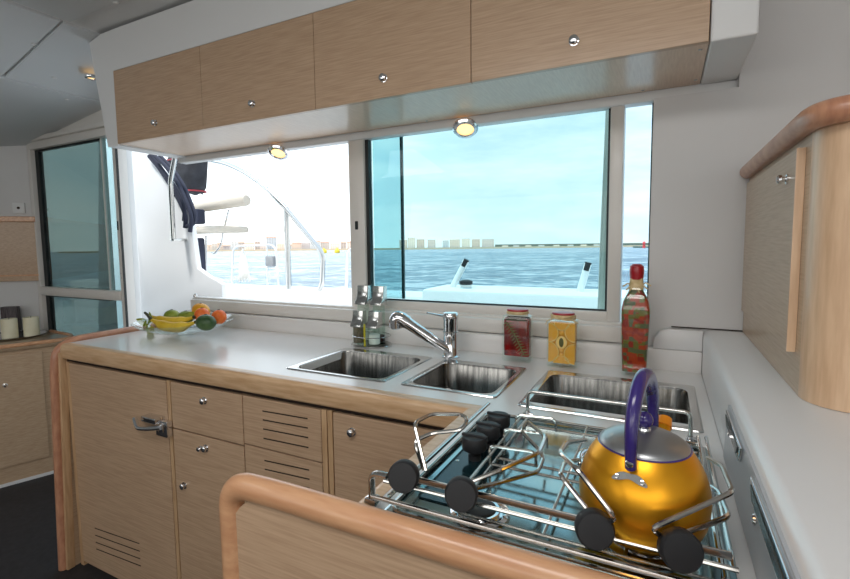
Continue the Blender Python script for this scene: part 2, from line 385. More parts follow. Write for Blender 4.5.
# ================================================================== OUTSIDE
HB = .0088; SEA0 = -1.75
def sea_z(p): return SEA0 - HB * (p.x * fw.x + p.y * fw.y)
def sea(px, dist):
    d = fw + rt * ((px - CX) / FPX); h = Vector((d.x, d.y, 0)); p = h * dist; p.z = sea_z(p); return p
msea = mat('sea_water', (60, 108, 134), .25, spec=.5)
n = msea.node_tree; b_ = n.nodes['Principled BSDF']
tc = n.nodes.new('ShaderNodeTexCoord'); hts = []
for sc_ in (.55, .10):
    z = n.nodes.new('ShaderNodeTexNoise'); z.inputs['Scale'].default_value = sc_; z.inputs['Detail'].default_value = 6; z.inputs['Roughness'].default_value = .65
    link(n, tc.outputs['Object'], z.inputs[0]); hts.append(z)
ad = n.nodes.new('ShaderNodeMath'); ad.operation = 'MULTIPLY_ADD'; ad.inputs[1].default_value = .8
link(n, hts[1].outputs['Fac'], ad.inputs[0]); link(n, hts[0].outputs['Fac'], ad.inputs[2])
rp = n.nodes.new('ShaderNodeValToRGB'); rp.color_ramp.elements[0].position = .70; rp.color_ramp.elements[0].color = srgb(44, 88, 112); rp.color_ramp.elements[1].position = 1.12 if False else 1.0; rp.color_ramp.elements[1].color = srgb(180, 198, 206)
e_ = rp.color_ramp.elements.new(.88); e_.color = srgb(80, 120, 142)
link(n, ad.outputs[0], rp.inputs[0]); link(n, rp.outputs[0], b_.inputs['Base Color'])
bp = n.nodes.new('ShaderNodeBump'); bp.inputs['Strength'].default_value = 1.0; bp.inputs['Distance'].default_value = 1.2
link(n, ad.outputs[0], bp.inputs['Height']); link(n, bp.outputs[0], b_.inputs['Normal'])
h = Vector((fw.x, fw.y, 0)).normalized(); sd = Vector((h.y, -h.x, 0))
bm = bmesh.new(); vs = []
for (a, c) in ((2.5, -40), (4000, -5000), (4000, 5000), (2.5, 40)):
    p = h * a + sd * c; p.z = sea_z(p); vs.append(bm.verts.new(p))
bm.faces.new(vs[::-1]); m = MB(); m.add(bm)
so_ = m.build('sea', msea, smooth=False); struct(so_, 'choppy blue sea outside the windows', 'sea')
for p_ in so_.data.polygons:
    if p_.normal.z < 0: so_.data.flip_normals(); break
MX['sand'] = mat('sand', (222, 196, 165), .9); MX['land'] = mat('far_land', (96, 112, 104), .9)
def facade(name, c):
    m = mat(name, c, .8); n = m.node_tree; t = n.nodes.new('ShaderNodeTexCoord'); br = n.nodes.new('ShaderNodeTexBrick')
    mp = n.nodes.new('ShaderNodeMapping'); mp.inputs['Rotation'].default_value = (PI / 2, 0, 0)
    link(n, t.outputs['Object'], mp.inputs[0]); link(n, mp.outputs[0], br.inputs[0]); br.offset = 0
    br.inputs['Scale'].default_value = 1; br.inputs['Brick Width'].default_value = 3.4; br.inputs['Row Height'].default_value = 3.0; br.inputs['Mortar Size'].default_value = .95; br.inputs['Mortar Smooth'].default_value = 0
    br.inputs['Color1'].default_value = srgb([v * .68 for v in c]); br.inputs['Color2'].default_value = srgb([v * .8 for v in c]); br.inputs['Mortar'].default_value = srgb(c)
    link(n, br.outputs['Color'], n.nodes['Principled BSDF'].inputs['Base Color']); return m
DS = 800.
def shore(name, px0, px1, h0, matn, dd, lab):
    m = MB(); a = sea(px0, DS + dd); b = sea(px1, DS + dd); a2 = sea(px0, DS + dd + 120); b2 = sea(px1, DS + dd + 120)
    up_ = Vector((0, 0, h0)); dn = Vector((0, 0, -1))
    m.loft([[a + dn, b + dn, b2 + dn, a2 + dn], [a + up_, b + up_, b2 + up_, a2 + up_]]); return struct(m.build(name, matn, loc=a, smooth=False), lab, 'shore')
shore('beach', 60, 660, 3.0, 'sand', 0, 'sandy shoreline across the water')
sand = shore('far_bank', 495, 662, 7, 'land', 30, 'low dark wooded bank on the far shore, right')
cols = [facade('render_%d' % i, c) for i, c in enumerate([(232, 214, 200), (240, 228, 214), (222, 202, 188), (228, 212, 204), (208, 212, 216)])]  # wall tones paled so the colour itself carries the distant haze
MX['win'] = mat('far_window', (120, 125, 135), .4); MX['roof'] = mat('far_roof', (206, 162, 142), .8)  # roof colour likewise lightened to imitate haze
ORD = 'first second third fourth fifth sixth seventh eighth ninth tenth eleventh twelfth thirteenth fourteenth fifteenth sixteenth seventeenth eighteenth nineteenth twentieth'.split() + ['twenty-' + w for w in 'first second third fourth fifth sixth seventh eighth ninth'.split()]
def house(px, wpx, hpx, side, k, dist, kind, od=0):
    p = sea(px, dist); w = wpx * dist / FPX; H_ = hpx * dist / FPX
    D_ = (p * 1.0); D_.z = 0; D_.normalize(); R_ = Vector((D_.y, -D_.x, 0)); z0 = p.z
    lab = {'t': ORD[od] + ' pale house from the left in the town behind the beach', 'h': ORD[od] + ' apartment block from the left on the far shore', 'w': ORD[od] + ' low white house from the left on the dark far bank'}[kind]
    gr = {'t': 'houses of the town across the water', 'h': 'apartment blocks on the far shore', 'w': 'low houses on the far bank'}[kind]
    o = thing('apartment_building' if kind == 'h' else 'house', p, lab, 'building', gr)
    def bx(m, u0, u1, v0, v1, z0_, z1_):
        q = [p + R_ * u + D_ * v for (u, v) in ((u0, v0), (u1, v0), (u1, v1), (u0, v1))]
        m.loft([[Vector((a.x, a.y, z0 + z0_)) for a in q], [Vector((a.x, a.y, z0 + z1_)) for a in q]])
    m = MB(); bx(m, -w / 2, w / 2, 0, 14, 0, H_); m.build('walls', cols[k % 5], o, smooth=False)
    m = MB()
    if kind == 't' and k % 3 != 1:
        q = [p + R_ * u + D_ * v for (u, v) in ((-w / 2 - .5, -.6), (w / 2 + .5, -.6), (w / 2 + .5, 14.5), (-w / 2 - .5, 14.5))]
        rd = [p + R_ * u + D_ * 7 for u in (-w / 2, w / 2)]
        A_ = [Vector((a.x, a.y, z0 + H_)) for a in q]; B_ = [Vector((a.x, a.y, z0 + H_ + 2.5)) for a in (rd[0], rd[1], rd[1], rd[0])]
        m.loft([A_, B_], True, False)
    else: bx(m, -w / 2 + .4, w / 2 - .4, 1, 13, H_, H_ + .8)
    m.build('roof', 'roof' if kind == 't' and k % 3 != 1 else cols[(k + 1) % 5], o, smooth=False)
    return o
x = 206.; i = 0; hc = house
while x < 356:
    w = rnd.uniform(5, 11); hh = rnd.uniform(5, 10)
    if 262 < x < 270: hh = 13
    o = house(x + w / 2, w, hh, 0, i, DS + 125 + (i % 2) * 22, 't', i)
    if hh == 13: o['label'] = 'tallest house of the town across the water, rising above the rest'; del o['group']
    x += w * rnd.uniform(1.0, 1.12); i += 1
for i, (px, w, hh) in enumerate([(404, 8, 9), (412, 7, 11), (421, 8, 9.5), (432, 8, 9), (446, 6, 8), (455, 10, 9), (466, 8, 9.5), (476, 8, 9), (488, 12, 9)]):
    house(px, w, hh, 0, i, DS + 125, 'h', i)
for i, px in enumerate((505, 516, 528, 541, 556, 570, 583, 596)):
    house(px, 6, 2.6, 0, 1 + i % 2 * 3, DS + 14, 'w', i)
# red beacon and jetty in the narrow strip
p = sea(643, 520); m = MB(); m.lathe([(0, 0), (1.6, 0), (1.2, 4.5), (1.9, 4.8), (1.2, 6.5), (0, 7.5)], p, 12); tag(m.build('beacon', mat('beacon_red', (220, 60, 60), .5), loc=p), 'tiny red beacon on the water seen through the narrow strip window', 'beacon')
p = sea(642, 540); q = sea(632, 540); m = MB(); m.loft([[p + Vector((9, 0, -1)), q + Vector((0, 0, -1)), q + Vector((0, 8, -1)), p + Vector((9, 8, -1))], [p + Vector((9, 0, 1.5)), q + Vector((0, 0, 2)), q + Vector((0, 8, 2)), p + Vector((9, 8, 1.5))]])
tag(m.build('breakwater', 'land', loc=p, smooth=False), 'low dark breakwater beside the red beacon', 'breakwater')
for px, nm in ((325, 'yellow mooring buoy on the water, left of the pair'), (338, 'yellow mooring buoy on the water, right of the pair')):
    p = sea(px, 330); m = MB(); m.lathe([(0, -1), (1.6, -.6), (2.0, .8), (1.6, 2.2), (.5, 3.0), (.4, 3.6), (0, 3.7)], p, 16); tag(m.build('buoy', mat('buoy_yellow', (235, 205, 60), .5), loc=p), nm, 'buoy', 'yellow mooring buoys')

# ---- cockpit
MX['deckwhite'] = mat('deck_white', (240, 240, 240), .35)
# cockpit bulkhead: white moulding left of the open window
YK = 2.7
def k(px, py, y=YK): return at(px, py, Y=y)
outl = [k(98, 100), k(140, 130), k(152, 158), k(163, 170), k(176, 184), k(187, 203), k(192, 232), k(197, 268), k(208, 276), k(222, 284), k(222, 345), k(98, 345)]
m = MB(); m.prism(outl, (0, .05, 0), .01); ck = m.build('cockpit_bulkhead', 'deckwhite', loc=(outl[-1].x, YK, outl[-1].z)); struct(ck, 'white moulded cockpit side outside the open window', 'wall')
# aft cockpit coaming and deck
zD = k(300, 289, 4.6).z
m = MB(); a = k(200, 289, 4.4).x; m.box(-9, .6, 4.4, 4.9, -1.2, zD, .03); m.box(-9, .6, 2.2, 4.4, -.6, .35); struct(m.build('cockpit_coaming', 'deckwhite'), 'white cockpit coaming beyond the window', 'deck')
# raised block seen through the teal pane
tz = k(500, 292, 3.4).z; xa = k(421, 292, 3.4).x
m = MB(); m.box(xa, .75, 3.4, 3.9, .2, tz, .03); struct(m.build('deck_moulding', 'deckwhite'), 'white deck moulding seen low through the teal pane', 'deck')
# stern rail
YR = 4.5
m = MB(); m.tube(fil([k(200, 158, YR), k(225, 163, YR), k(243, 171, YR), k(262, 184, YR), k(284, 206, YR), k(321, 251, YR), k(323, 258, YR), k(322, 287, YR), k(315, 294, YR), k(288, 297.5, YR)], .12), .03, 10)
rail = m.build('grab_rail', 'steel_plain', loc=k(288, 298, YR)); tag(rail, 'curved stainless steel cockpit rail seen through the open window', 'rail')
m = MB(); a = k(286, 207, YR + .02); m.tube([a, (a.x - .0, a.y, .30)], .036, 10); m.build('post', 'steel_plain', rail)
# pulpit frame
YP = 4.8
pu = thing('pushpit_rail', k(260, 292, YP), 'low white tubular stern rail with a grey box, behind the curved rail', 'rail')
m = MB(); m.tube(fil([k(232, 293, YP), k(233, 250, YP), k(237, 246, YP), k(272, 245, YP), k(276, 249, YP), k(279, 293, YP)], .06), .014, 8); m.build('frame', 'white', pu)
for (a, b) in (((232, 268), (277, 267)), ((267, 246), (268, 290))):
    MB().tube([k(*a, YP), k(*b, YP)], .010, 6).build('rail', 'white', pu)
a = k(267, 256, YP); b = k(275, 266, YP); MB().box(a.x, b.x, YP - .04, YP + .04, b.z, a.z, .01).build('box', mat('box_grey', (150, 152, 155), .6), pu)
p = k(352, 255, YP)
m = MB(); m.tube(fil([k(346, 296, YP), k(348, 252, YP), k(352, 248, YP), k(362, 247, YP), k(366, 252, YP), k(366, 296, YP)], .06), .018, 8)
m.build('frame', 'white', pu)
# white rope hanging on the pulpit
m = MB(); q = []
for i in range(9):
    a = i * .7
    q += [k(243 + 2.5 * math.sin(a * 2.3), 249, YP - .1), k(240 - 1.5 + i * 1.4, 288 - (i % 3) * 3, YP - .1)]
m.tube(fil(q, .2), .016, 6); tag(m.build('rope', mat('rope_white', (238, 234, 226), .8), loc=k(243, 249, YP - .1)), 'hank of white rope hanging from the tubular stern rail', 'rope')
# helm seat
YH = 4.2
hs = thing('helm_seat', k(205, 290, YH), 'white padded helm seat with rolled backrest on tubular legs', 'seat')
MX['vinyl'] = mat('white_vinyl', (196, 186, 172), .5)
a = k(180, 210, YH); b = k(247, 200, YH)
m = MB(); dv = (b - a).normalized(); L_ = (b - a).length; m.lathe([(0, 0), (.055, 0), (.07, .02), (.07, L_ - .03), (.06, L_), (0, L_ + .01)], a, 24, dv); m.build('backrest', 'vinyl', hs)
a = k(180, 234, YH); b = k(236, 229, YH); m = MB(); m.box(a.x, b.x, YH - .25, YH + .22, b.z - .045, b.z + .04, .035, 4); m.build('seat', 'vinyl', hs)
m = MB(); m.tube(fil([k(229, 210, YH), k(224, 228, YH), k(221, 246, YH), k(214, 254, YH), k(211, 253, YH)], .08), .012, 8); m.build('arm_support', 'steel_plain', hs)
MB().tube([k(206, 270, YH), (k(206, 270, YH).x, YH, .352)], .014, 8).build('leg_frame', 'white', hs)
for pts in (((190, 236), (206, 236), (206, 272)), ((192, 238), (206, 250)), ((190, 258), (206, 258))):
    MB().tube([k(*q, YH) for q in pts], .014, 8).build('leg_frame', 'white', hs)
# dark sail-cloth bag and post
MX['canvas'] = noisy('black_canvas', (34, 34, 38), (52, 52, 58), 9, rough=.85, bump=.4, bdist=.03); MX['redstitch'] = mat('red_piping', (150, 40, 50), .7)
YC = 3.6
bag = thing('canvas_bag', k(190, 195, YC), 'black canvas line bag with red piping hanging in the cockpit', 'bag')
m = MB()
rr = []
for (yy, xl, xr, dp) in ((157, 168, 205, .10), (164, 168, 205, .13), (176, 176, 203, .14), (186, 184, 202, .13), (194, 188, 200, .08)):
    l = k(xl, yy, YC); r_ = k(xr, yy, YC); c = (l + r_) / 2; hw = (r_ - l).length / 2
    rr.append([c + Vector((math.cos(t) * hw * (1 + .05 * math.sin(3 * t)), math.sin(t) * dp, .01 * math.sin(5 * t))) for t in [2 * PI * j / 20 for j in range(20)]])
m.loft(rr); m.build('bag_body', 'canvas', bag)
c_ = k(188, 158, YC); MB().tube([c_, (c_.x, c_.y, 2.62)], .012, 8).build('strap', 'canvas', bag)
m = MB(); m.tube([(-6.2, YC, 2.65), (-.5, YC, 2.65)], .03, 12); struct(m.build('awning_beam', 'white'), 'white tube across the cockpit above the window', 'beam')
for yy, xl, xr in ((160.5, 168, 205), (191.5, 187, 201)):
    l = k(xl, yy, YC); r_ = k(xr, yy, YC); c = (l + r_) / 2; hw = (r_ - l).length / 2
    MB().tube([c + Vector((math.cos(t) * (hw + .004), math.sin(t) * .132, 0)) for t in [2 * PI * j / 24 for j in range(24)]], .008, 6, True).build('piping', 'redstitch', bag)
navy = mat('navy_fabric', (38, 42, 62), .7)
m = MB(); 
for (y0, y1, xl, xr) in ((210, 224, 186, 202), (238, 279, 189, 203)):
    a = k(xl, y0, 4.0); b = k(xr, y1, 4.0); m.box(a.x, b.x, 3.94, 4.06, b.z, a.z, .02)
tag(m.build('steering_post_cover', navy, loc=k(196, 279, 4.0)), 'dark navy cover on the post below the helm seat', 'cover')
for i, pts in enumerate([((149, 156), (160, 169), (169, 183), (180, 202), (186, 216), (185, 228)), ((154, 155), (166, 166), (178, 183), (187, 203), (192, 218), (190, 232)), ((160, 156), (172, 168), (184, 186), (191, 203), (195, 215), (194, 224), (187, 226)), ((150, 152), (163, 171), (176, 188), (185, 208), (184, 221))]):
    m = MB(); m.tube(fil([k(*q, 2.678 - (.042 if i == 1 else 0) + (.0 if i else 0)) for q in pts], .12, 5), .017, 8)
    tag(m.build('hose', navy, loc=k(*pts[-1], 2.58)), ['dark navy hose ending lowest of the bundle over the white cockpit side', 'dark navy hose lying between the others of the cockpit bundle', 'dark navy hose bulging furthest right in the cockpit bundle', 'dark navy hose nearest the steel pole in the cockpit bundle'][i], 'hose', 'navy hoses over the cockpit side')
m = MB(); m.tube(fil([k(176, 152, 2.585), k(170.5, 182, 2.585), k(173.5, 240, 2.585)], .05), .020, 12)
gr = m.build('grab_pole', 'steel_plain', loc=k(173, 240, 2.55)); tag(gr, 'bent stainless steel grab pole on the white cockpit side', 'pole')
a = k(173.5, 240, 2.585); MB().box(a.x - .022, a.x + .022, 2.57, 2.699, a.z - .01, a.z + .012, .005).build('foot', 'steel_plain', gr)
a = k(167, 195, 2.6); MB().lathe([(0, 0), (.012, 0), (.012, .03), (0, .035)], (a.x, 2.69, a.z), 10, 'Y').build('stud', 'steel_plain', gr)
m = MB(); m.tube(fil([k(133, 238, 2.66), k(136, 262, 2.66), k(139, 305, 2.66)], .05), .006, 6); tag(m.build('thin_line', 'white', loc=k(139, 305, 2.66)), 'thin white line hanging on the cockpit side by the door', 'line')
# blades (open hatch stays) and winch beyond the teal pane
for (t, bt, lab) in (((466, 261), (449, 294), 'white upright stay with a black tip seen through the teal pane, left one'), ((588, 264), (578, 298), 'white upright stay with a black tip seen through the teal pane, right one')):
    a = k(*t, 3.65); b = k(*bt, 3.65); st = thing('stay', b, lab, 'stay', 'white stays on the aft deck')
    m = MB(); m.tube([b, a], .026, 10, flat=(1, .55)); m.build('blade', 'deckwhite', st)
    d = (a - b).normalized(); MB().tube([a - d * .05, a + d * .012], .024, 10, flat=(1, .75)).build('tip', 'black', st)
c = k(466, 293, 3.6); wi = thing('winch', c, 'small chrome winch with a black top between the two white stays', 'winch')
m = MB(); m.lathe([(.09, -.03), (.09, 0), (.06, .02), (.045, .05), (.05, .07), (0, .07)], c, 20); m.build('drum', 'steel_plain', wi)
m = MB(); m.lathe([(.05, .07), (.055, .075), (.055, .10), (.02, .11), (0, .11)], c, 20); m.build('top_cap', 'black', wi)
# white curtain/roll at the right of the pane
m = MB(); a = k(607, 300, 2.2); 
for j in range(4):
    x_ = a.x - .01 + j * .016; m.tube([(x_ - .03, 2.2 + (j % 2) * .012, .352), (x_ - .012, 2.2, 1.4), (x_, 2.2 + (j % 2) * .01, 1.95)], .011, 8)
tag(m.build('rolled_curtain', mat('curtain_cream', (228, 226, 214), .8), loc=(a.x, 2.2, 1.02)), 'gathered pale curtain cloth hanging outside at the right of the teal pane', 'curtain')

# ================================================================== GALLEY JOINERY
# ---- worktop (L shape with sink and hob openings)
XL, XR = -2.50, .125; YF = 1.205; XP = -.437; YN = .615
xs = [XL, -1.195, -.815, -.735, -.435, XP + .002, -.335, .082, XR]; xs = sorted(set(xs)); ys = [YN, YF, 1.295, 1.63, YB]
holes = [(-1.195, -.815, 1.295, 1.63), (-.735, -.435, 1.295, 1.63), (-.335, .082, 1.295, 1.63), (-.335, .082, .66, 1.12)]
xs = sorted(set([XL, -1.195, -.815, -.735, -.435, XP, -.335, .082, XR])); ys = [YN, .66, 1.12, YF, 1.295, 1.63, YB]
bm = bmesh.new(); V = {}
def gv(x_, y_):
    if (x_, y_) not in V: V[(x_, y_)] = bm.verts.new((x_, y_, CT))
    return V[(x_, y_)]
for x0, x1 in zip(xs, xs[1:]):
    for y0, y1 in zip(ys, ys[1:]):
        cx_, cy_ = (x0 + x1) / 2, (y0 + y1) / 2
        if cy_ < YF and cx_ < XP: continue
        if any(a < cx_ < b and c < cy_ < d for a, b, c, d in holes): continue
        bm.faces.new([gv(x0, y0), gv(x1, y0), gv(x1, y1), gv(x0, y1)])
ex = bmesh.ops.extrude_face_region(bm, geom=bm.faces[:]); bmesh.ops.translate(bm, verts=[v for v in ex['geom'] if isinstance(v, bmesh.types.BMVert)], vec=(0, 0, -.028))
bmesh.ops.recalc_face_normals(bm, faces=bm.faces[:])
m = MB(); m.add(bm); wt = m.build('worktop', 'laminate', loc=(XL, YF, CT - .028), smooth=False)
tag(wt, 'white L-shaped galley worktop with a light oak front edge', 'worktop')
m = MB(); m.box(XL, .1245, YB, YB + .045, CT - .002, .974, .004); m.build('upstand', 'laminate', wt)
# nosing: rounded oak edge, mitred in the inner corner
def nose_prof(): # (outward, z)
    P = [(0, CT + .001), (.020, CT + .001)]
    for i in range(7): a = PI / 2 * i / 6; P.append((.020 + .018 * math.sin(a), CT - .017 + .018 * math.cos(a)))
    for i in range(1, 6): a = PI / 2 * i / 5; P.append((.026 + .012 * math.cos(a), .842 - .012 * math.sin(a)))
    return P + [(.0, .83)]
P = nose_prof()
m = MB(); m.loft([[(XL, YF - o, z) for o, z in P], [(XP - 0 - o, YF - o, z) for o, z in P], [(XP - o, YN, z) for o, z in P]])
m.build('oak_edge', 'oak_rail', wt)
m = MB(); m.box(XL, -.46, YF - .014, YF - .002, .816, .83); m.box(-.45, -.44, YN, YF, .816, .83); m.build('painted_shade_line', 'gap', wt)  # dark strip colouring in the shade line beneath the oak edge
# ---- right ledge (white moulding) with rounded back corner
m = MB()
pr = [(.1252, CT + .002), (.1252, 1.028), (.133, 1.040), (.145, 1.046), (1.58, 1.046), (1.58, 1.0), (.16, 1.0), (.16, CT + .002)]
m.prism([(x_, -.35, z) for x_, z in pr], (0, 2.195, 0))
ld = m.build('side_ledge', 'gelcoat', loc=(.128, -.35, .9)); tag(ld, 'white moulded ledge along the right of the worktop under the wall cabinet', 'ledge')
m = MB(); m.prism([(-.026, YB + .001, .9745), (.1248, YB + .001, .9745), (.1248, YB + .001, 1.045), (.02, YB + .001, 1.045), (-.006, YB + .001, 1.036), (-.022, YB + .001, 1.01)], (0, .04, 0), .004)
m.build('corner_upstand', 'gelcoat', ld)
m = MB(); m.box(.03, .24, 1.8555, 1.8598, 1.0465, 1.050); m.build('wall_joint', 'gap', ld)
m = MB(); m.box(.18, 1.58, -.3, 1.80, FL, .998); tag(m.build('counter_base', 'gelcoat', loc=(.9, .9, FL)), 'white base under the right-hand ledge', 'cabinet')
# grey appliance panel with recessed pulls
px_ = .1275
ap = thing('appliance_panel', (px_, .8, .905), 'light grey panel with two chrome pulls in the face under the right ledge', 'panel')
m = MB(); m.prism([(px_, 1.115, .905), (px_, 1.075, 1.028), (px_, .30, 1.028), (px_, .30, .905)], (-.007, 0, 0), .0015); m.build('plate', 'grey_panel', ap)
for (a, b) in ((1.062, .865), (.77, .36)):
    hd = MB(); hd.prism([(px_ - .006, a, 1.022), (px_ - .006, b - .0, 1.022), (px_ - .006, b + .02, .992), (px_ - .006, a - .03, .992)], (-.006, 0, 0), .002)
    h_ = hd.build('pull', 'chrome', ap); q = MB(); q.prism([(px_ - .0122, a - .02, 1.018), (px_ - .0122, b + .015, 1.018), (px_ - .0122, b + .03, 1.002), (px_ - .0122, a - .035, 1.002)], (-.002, 0, 0)); q.build('finger_recess', 'blackpanel', h_)
for y_, z_ in ((1.035, .985), (.75, .97)):
    MB().lathe([(0, .004), (.006, .003), (.0075, 0)], (px_ - .007, y_, z_), 12, 'X').build('screw', 'chrome', ap)

# ---- base cabinets
def carcass(o, x0, x1, y0, y1, m_='veneer'):
    m = MB(); t = .016; zt = .815
    m.box(x0, x0 + t, y0, y1, FL + .001, zt); m.box(x1 - t, x1, y0, y1, FL + .001, zt); m.box(x0 + t, x1 - t, y0, y1, FL + .001, FL + .03); m.box(x0 + t, x1 - t, y1 - t, y1, FL + .03, zt)
    return m.build('carcass', m_, o, smooth=False)
def front(o, x0, x1, z0, z1, name, slots=None, y=1.2, m_='veneer'):
    m = MB(); m.box(x0, x1, y - .019, y - .001, z0, z1, .0015, 1); f = m.build(name, m_, o, smooth=False)
    return f
def slots(f, x0, x1, zs, dz, y=1.2):
    for z in zs:
        m = MB(); m.prism([(x0, y - .0196, z), (x1, y - .0196, z + dz), (x1, y - .0196, z + dz - .0045), (x0, y - .0196, z - .0045)], (0, .002, 0)); m.build('vent_slot', 'gap', f, smooth=False)
YFc = 1.201; Ybk = 1.80
c1 = thing('base_cabinet', (-2.12, YFc, FL), 'oak base cabinet with a chrome lever latch, at the left end of the galley', 'cabinet')
carcass(c1, -2.495, -1.745, YFc, Ybk)
f = front(c1, -2.468, -1.768, -.165, .812, 'door'); slots(f, -2.35, -2.01, [.037, .002, -.033, -.066], .022)
f['label'] = 'oak door with diagonal vent grooves at the bottom'
m = MB(); m.box(-2.496, -2.472, YFc - .018, YFc, FL, .815); m.build('stile', 'oak_z', c1, smooth=False)
m = MB(); m.box(-1.764, -1.746, YFc - .018, YFc, FL, .815); m.build('stile', 'oak_z', c1, smooth=False)
la = MB(); la.box(-1.81, -1.738, 1.155, 1.181, .590, .655, .004); la.box(-1.785, -1.755, 1.148, 1.162, .61, .648, .004); latch = la.build('latch', 'chrome', f)
m = MB(); m.tube(fil([(-1.76, 1.146, .634), (-1.82, 1.130, .624), (-1.89, 1.132, .614), (-1.935, 1.150, .640)], .02), .010, 10); m.build('lever', 'chrome', latch)
m = MB(); m.box(-1.87, -1.78, 1.135, 1.180, .645, .668, .004); m.build('catch_plate', 'chrome', latch)
c2 = thing('base_cabinet', (-1.54, YFc, FL), 'oak base cabinet with one knobbed drawer over a door with two chrome locks', 'cabinet')
carcass(c2, -1.742, -1.342, YFc, Ybk)
f = front(c2, -1.738, -1.344, .626, .812, 'drawer'); knob_round(-1.54, 1.181, .765, 'Y', f)
f = front(c2, -1.738, -1.344, -.165, .620, 'door'); knob_round(-1.545, 1.181, .578, 'Y', f); knob_round(-1.573, 1.181, .572, 'Y', f, .009); knob_round(-1.684, 1.181, .397, 'Y', f)
c3 = thing('base_cabinet', (-1.16, YFc, FL), 'oak base cabinet with slotted vent panels between the drawer unit and the corner', 'cabinet')
carcass(c3, -1.339, -.962, YFc, Ybk)
f = front(c3, -1.339, -.985, .635, .812, 'vent_panel'); slots(f, -1.243, -1.04, [.772, .740, .707, .673], .005)
f = front(c3, -1.339, -.985, .30, .630, 'vent_panel'); slots(f, -1.243, -1.04, [.592, .560, .528, .496], .008)
f = front(c3, -1.339, -.985, -.165, .296, 'lower_panel')
m = MB(); m.box(-.983, -.963, YFc - .018, YFc, FL, .815); m.build('stile', 'oak_z', c3, smooth=False)
c4 = thing('base_cabinet', (-.70, YFc, FL), 'oak corner base cabinet with a single chrome knob beside the hob', 'cabinet')
m = MB(); t = .016; m.box(-.960, -.944, YFc, Ybk, FL + .001, .815); m.box(.104, .12, YFc, Ybk, FL + .001, .815); m.box(-.944, .104, YFc, Ybk, FL + .001, FL + .03); m.box(-.944, .104, Ybk - t, Ybk, FL + .03, .815)
m.build('carcass', 'veneer', c4, smooth=False)
f = front(c4, -.935, -.462, -.165, .812, 'door'); knob_round(-.859, 1.181, .762, 'Y', f)
m = MB(); m.box(-.958, -.94, YFc - .018, YFc, FL, .815); m.build('stile', 'oak_z', c4, smooth=False)
c5 = thing('hob_cabinet', (-.2, .9, FL), 'oak cabinet side under the hob, facing the galley floor', 'cabinet')
m = MB(); m.box(-.456, -.440, .625, YFc - .021, FL + .001, .815); m.box(.104, .12, .625, 1.19, FL + .001, .815); m.box(-.44, .104, .625, 1.19, FL + .001, FL + .03); m.build('carcass', 'veneer_y', c5, smooth=False)

# ---- end panels with rounded rail
def arch_y(o, x_, rail_m, post_m):
    path = [(x_, 1.80, .897), (x_, 1.56, .893), (x_, 1.30, .889)] + [(x_, 1.21 + .075 * math.cos(a) - .0 - .04, .815 + .075 * math.sin(a)) for a in [PI / 2 + (PI / 2) * j / 8 for j in range(9)]] + [(x_, 1.122, .4), (x_, 1.115, FL + .005)]
    return path
ep = thing('end_panel', (-2.53, 1.4, FL), 'oak end panel with a rounded reddish wooden rail at the left end of the galley', 'panel')
pp = fil([(-2.532, 1.80, .905), (-2.532, 1.235, .903), (-2.532, 1.165, .87), (-2.532, 1.152, .78), (-2.532, 1.126, FL + .003)], .06, 6)
MB().tube(pp, .021, 12).build('rail', 'red_rail', ep)
m = MB(); m.prism([(-2.5195, 1.160, .86), (-2.5195, 1.192, .86), (-2.5195, 1.160, FL + .002), (-2.5195, 1.126, FL + .002)], (.022, 0, 0), .003); m.build('inner_strip', 'oak_z', ep)
m = MB(); m.prism([(-2.522, 1.17, .875), (-2.522, 1.81, .875), (-2.522, 1.81, FL + .002), (-2.522, 1.135, FL + .002)], (.018, 0, 0)); m.build('panel', 'veneer_y', ep, smooth=False)
np_ = thing('end_panel', (-.3, .6, FL), 'oak end panel with a thick rounded pinkish beech rail in the foreground', 'panel')
MX['beech_near'] = noisy('pink_beech', (196, 144, 106), (214, 166, 126), 6, (1.5, 10, 10), rough=.36, coat=.4, detail=5)
zr = .918
pp = fil([(-.700, .585, FL + .03), (-.702, .585, .80), (-.704, .585, zr - .004), (-.60, .585, zr), (-.40, .585, zr), (.10, .585, zr)], .10, 10)
MB().tube(pp, .024, 16, flat=(1.0, .9)).build('rail', 'beech_near', np_)
m = MB(); b2 = rrect(-.722, .10, 0, 1, 0, .1)
arc = [(-.700 + .10 * (1 - math.cos(a)), .575, zr - .11 + .10 * math.sin(a)) for a in [PI / 2 * j / 8 for j in range(9)]]
m.prism([(-.700, .575, FL + .005)] + arc + [(.10, .575, zr - .01), (.10, .575, FL + .005)], (0, .018, 0)); m.build('panel', 'veneer', np_, smooth=False)

# ---- overhead locker
YO = 1.498; ZU = 1.875; ZTp = 2.237
ov = thing('overhead_locker', (-1.2, YO, ZU), 'long white overhead locker with four oak doors above the window', 'cabinet')
x0, x1 = -2.517, .092; seams = [x0, -1.872, -1.229, -.581, x1]
m = MB(); y_ = YO + .003; dpt = (0, .39, 0)
m.prism([(-2.712, y_, czx(-2.712) - .002), (-2.605, y_, ZU - .006), (x0 - .002, y_, ZU - .006), (x0 - .002, y_, ZC - .002), (-2.61, y_, ZC - .004)], dpt)
m.prism([(x1 + .002, y_, ZC - .001), (x1 + .002, y_, ZU - .002), (.2, y_, ZU - .002), (.2, y_, ZC - .001)], dpt, .006)
m.box(x0 - .002, x1 + .002, y_, y_ + .39, ZTp + .003, ZC - .001)
m.build('surround', 'white', ov, smooth=False)
m = MB(); m.box(x0, x1, YO + .022, YO + .39, ZU + .001, ZU + .012); m.build('underside_panel', 'veneer_under', ov, smooth=False)
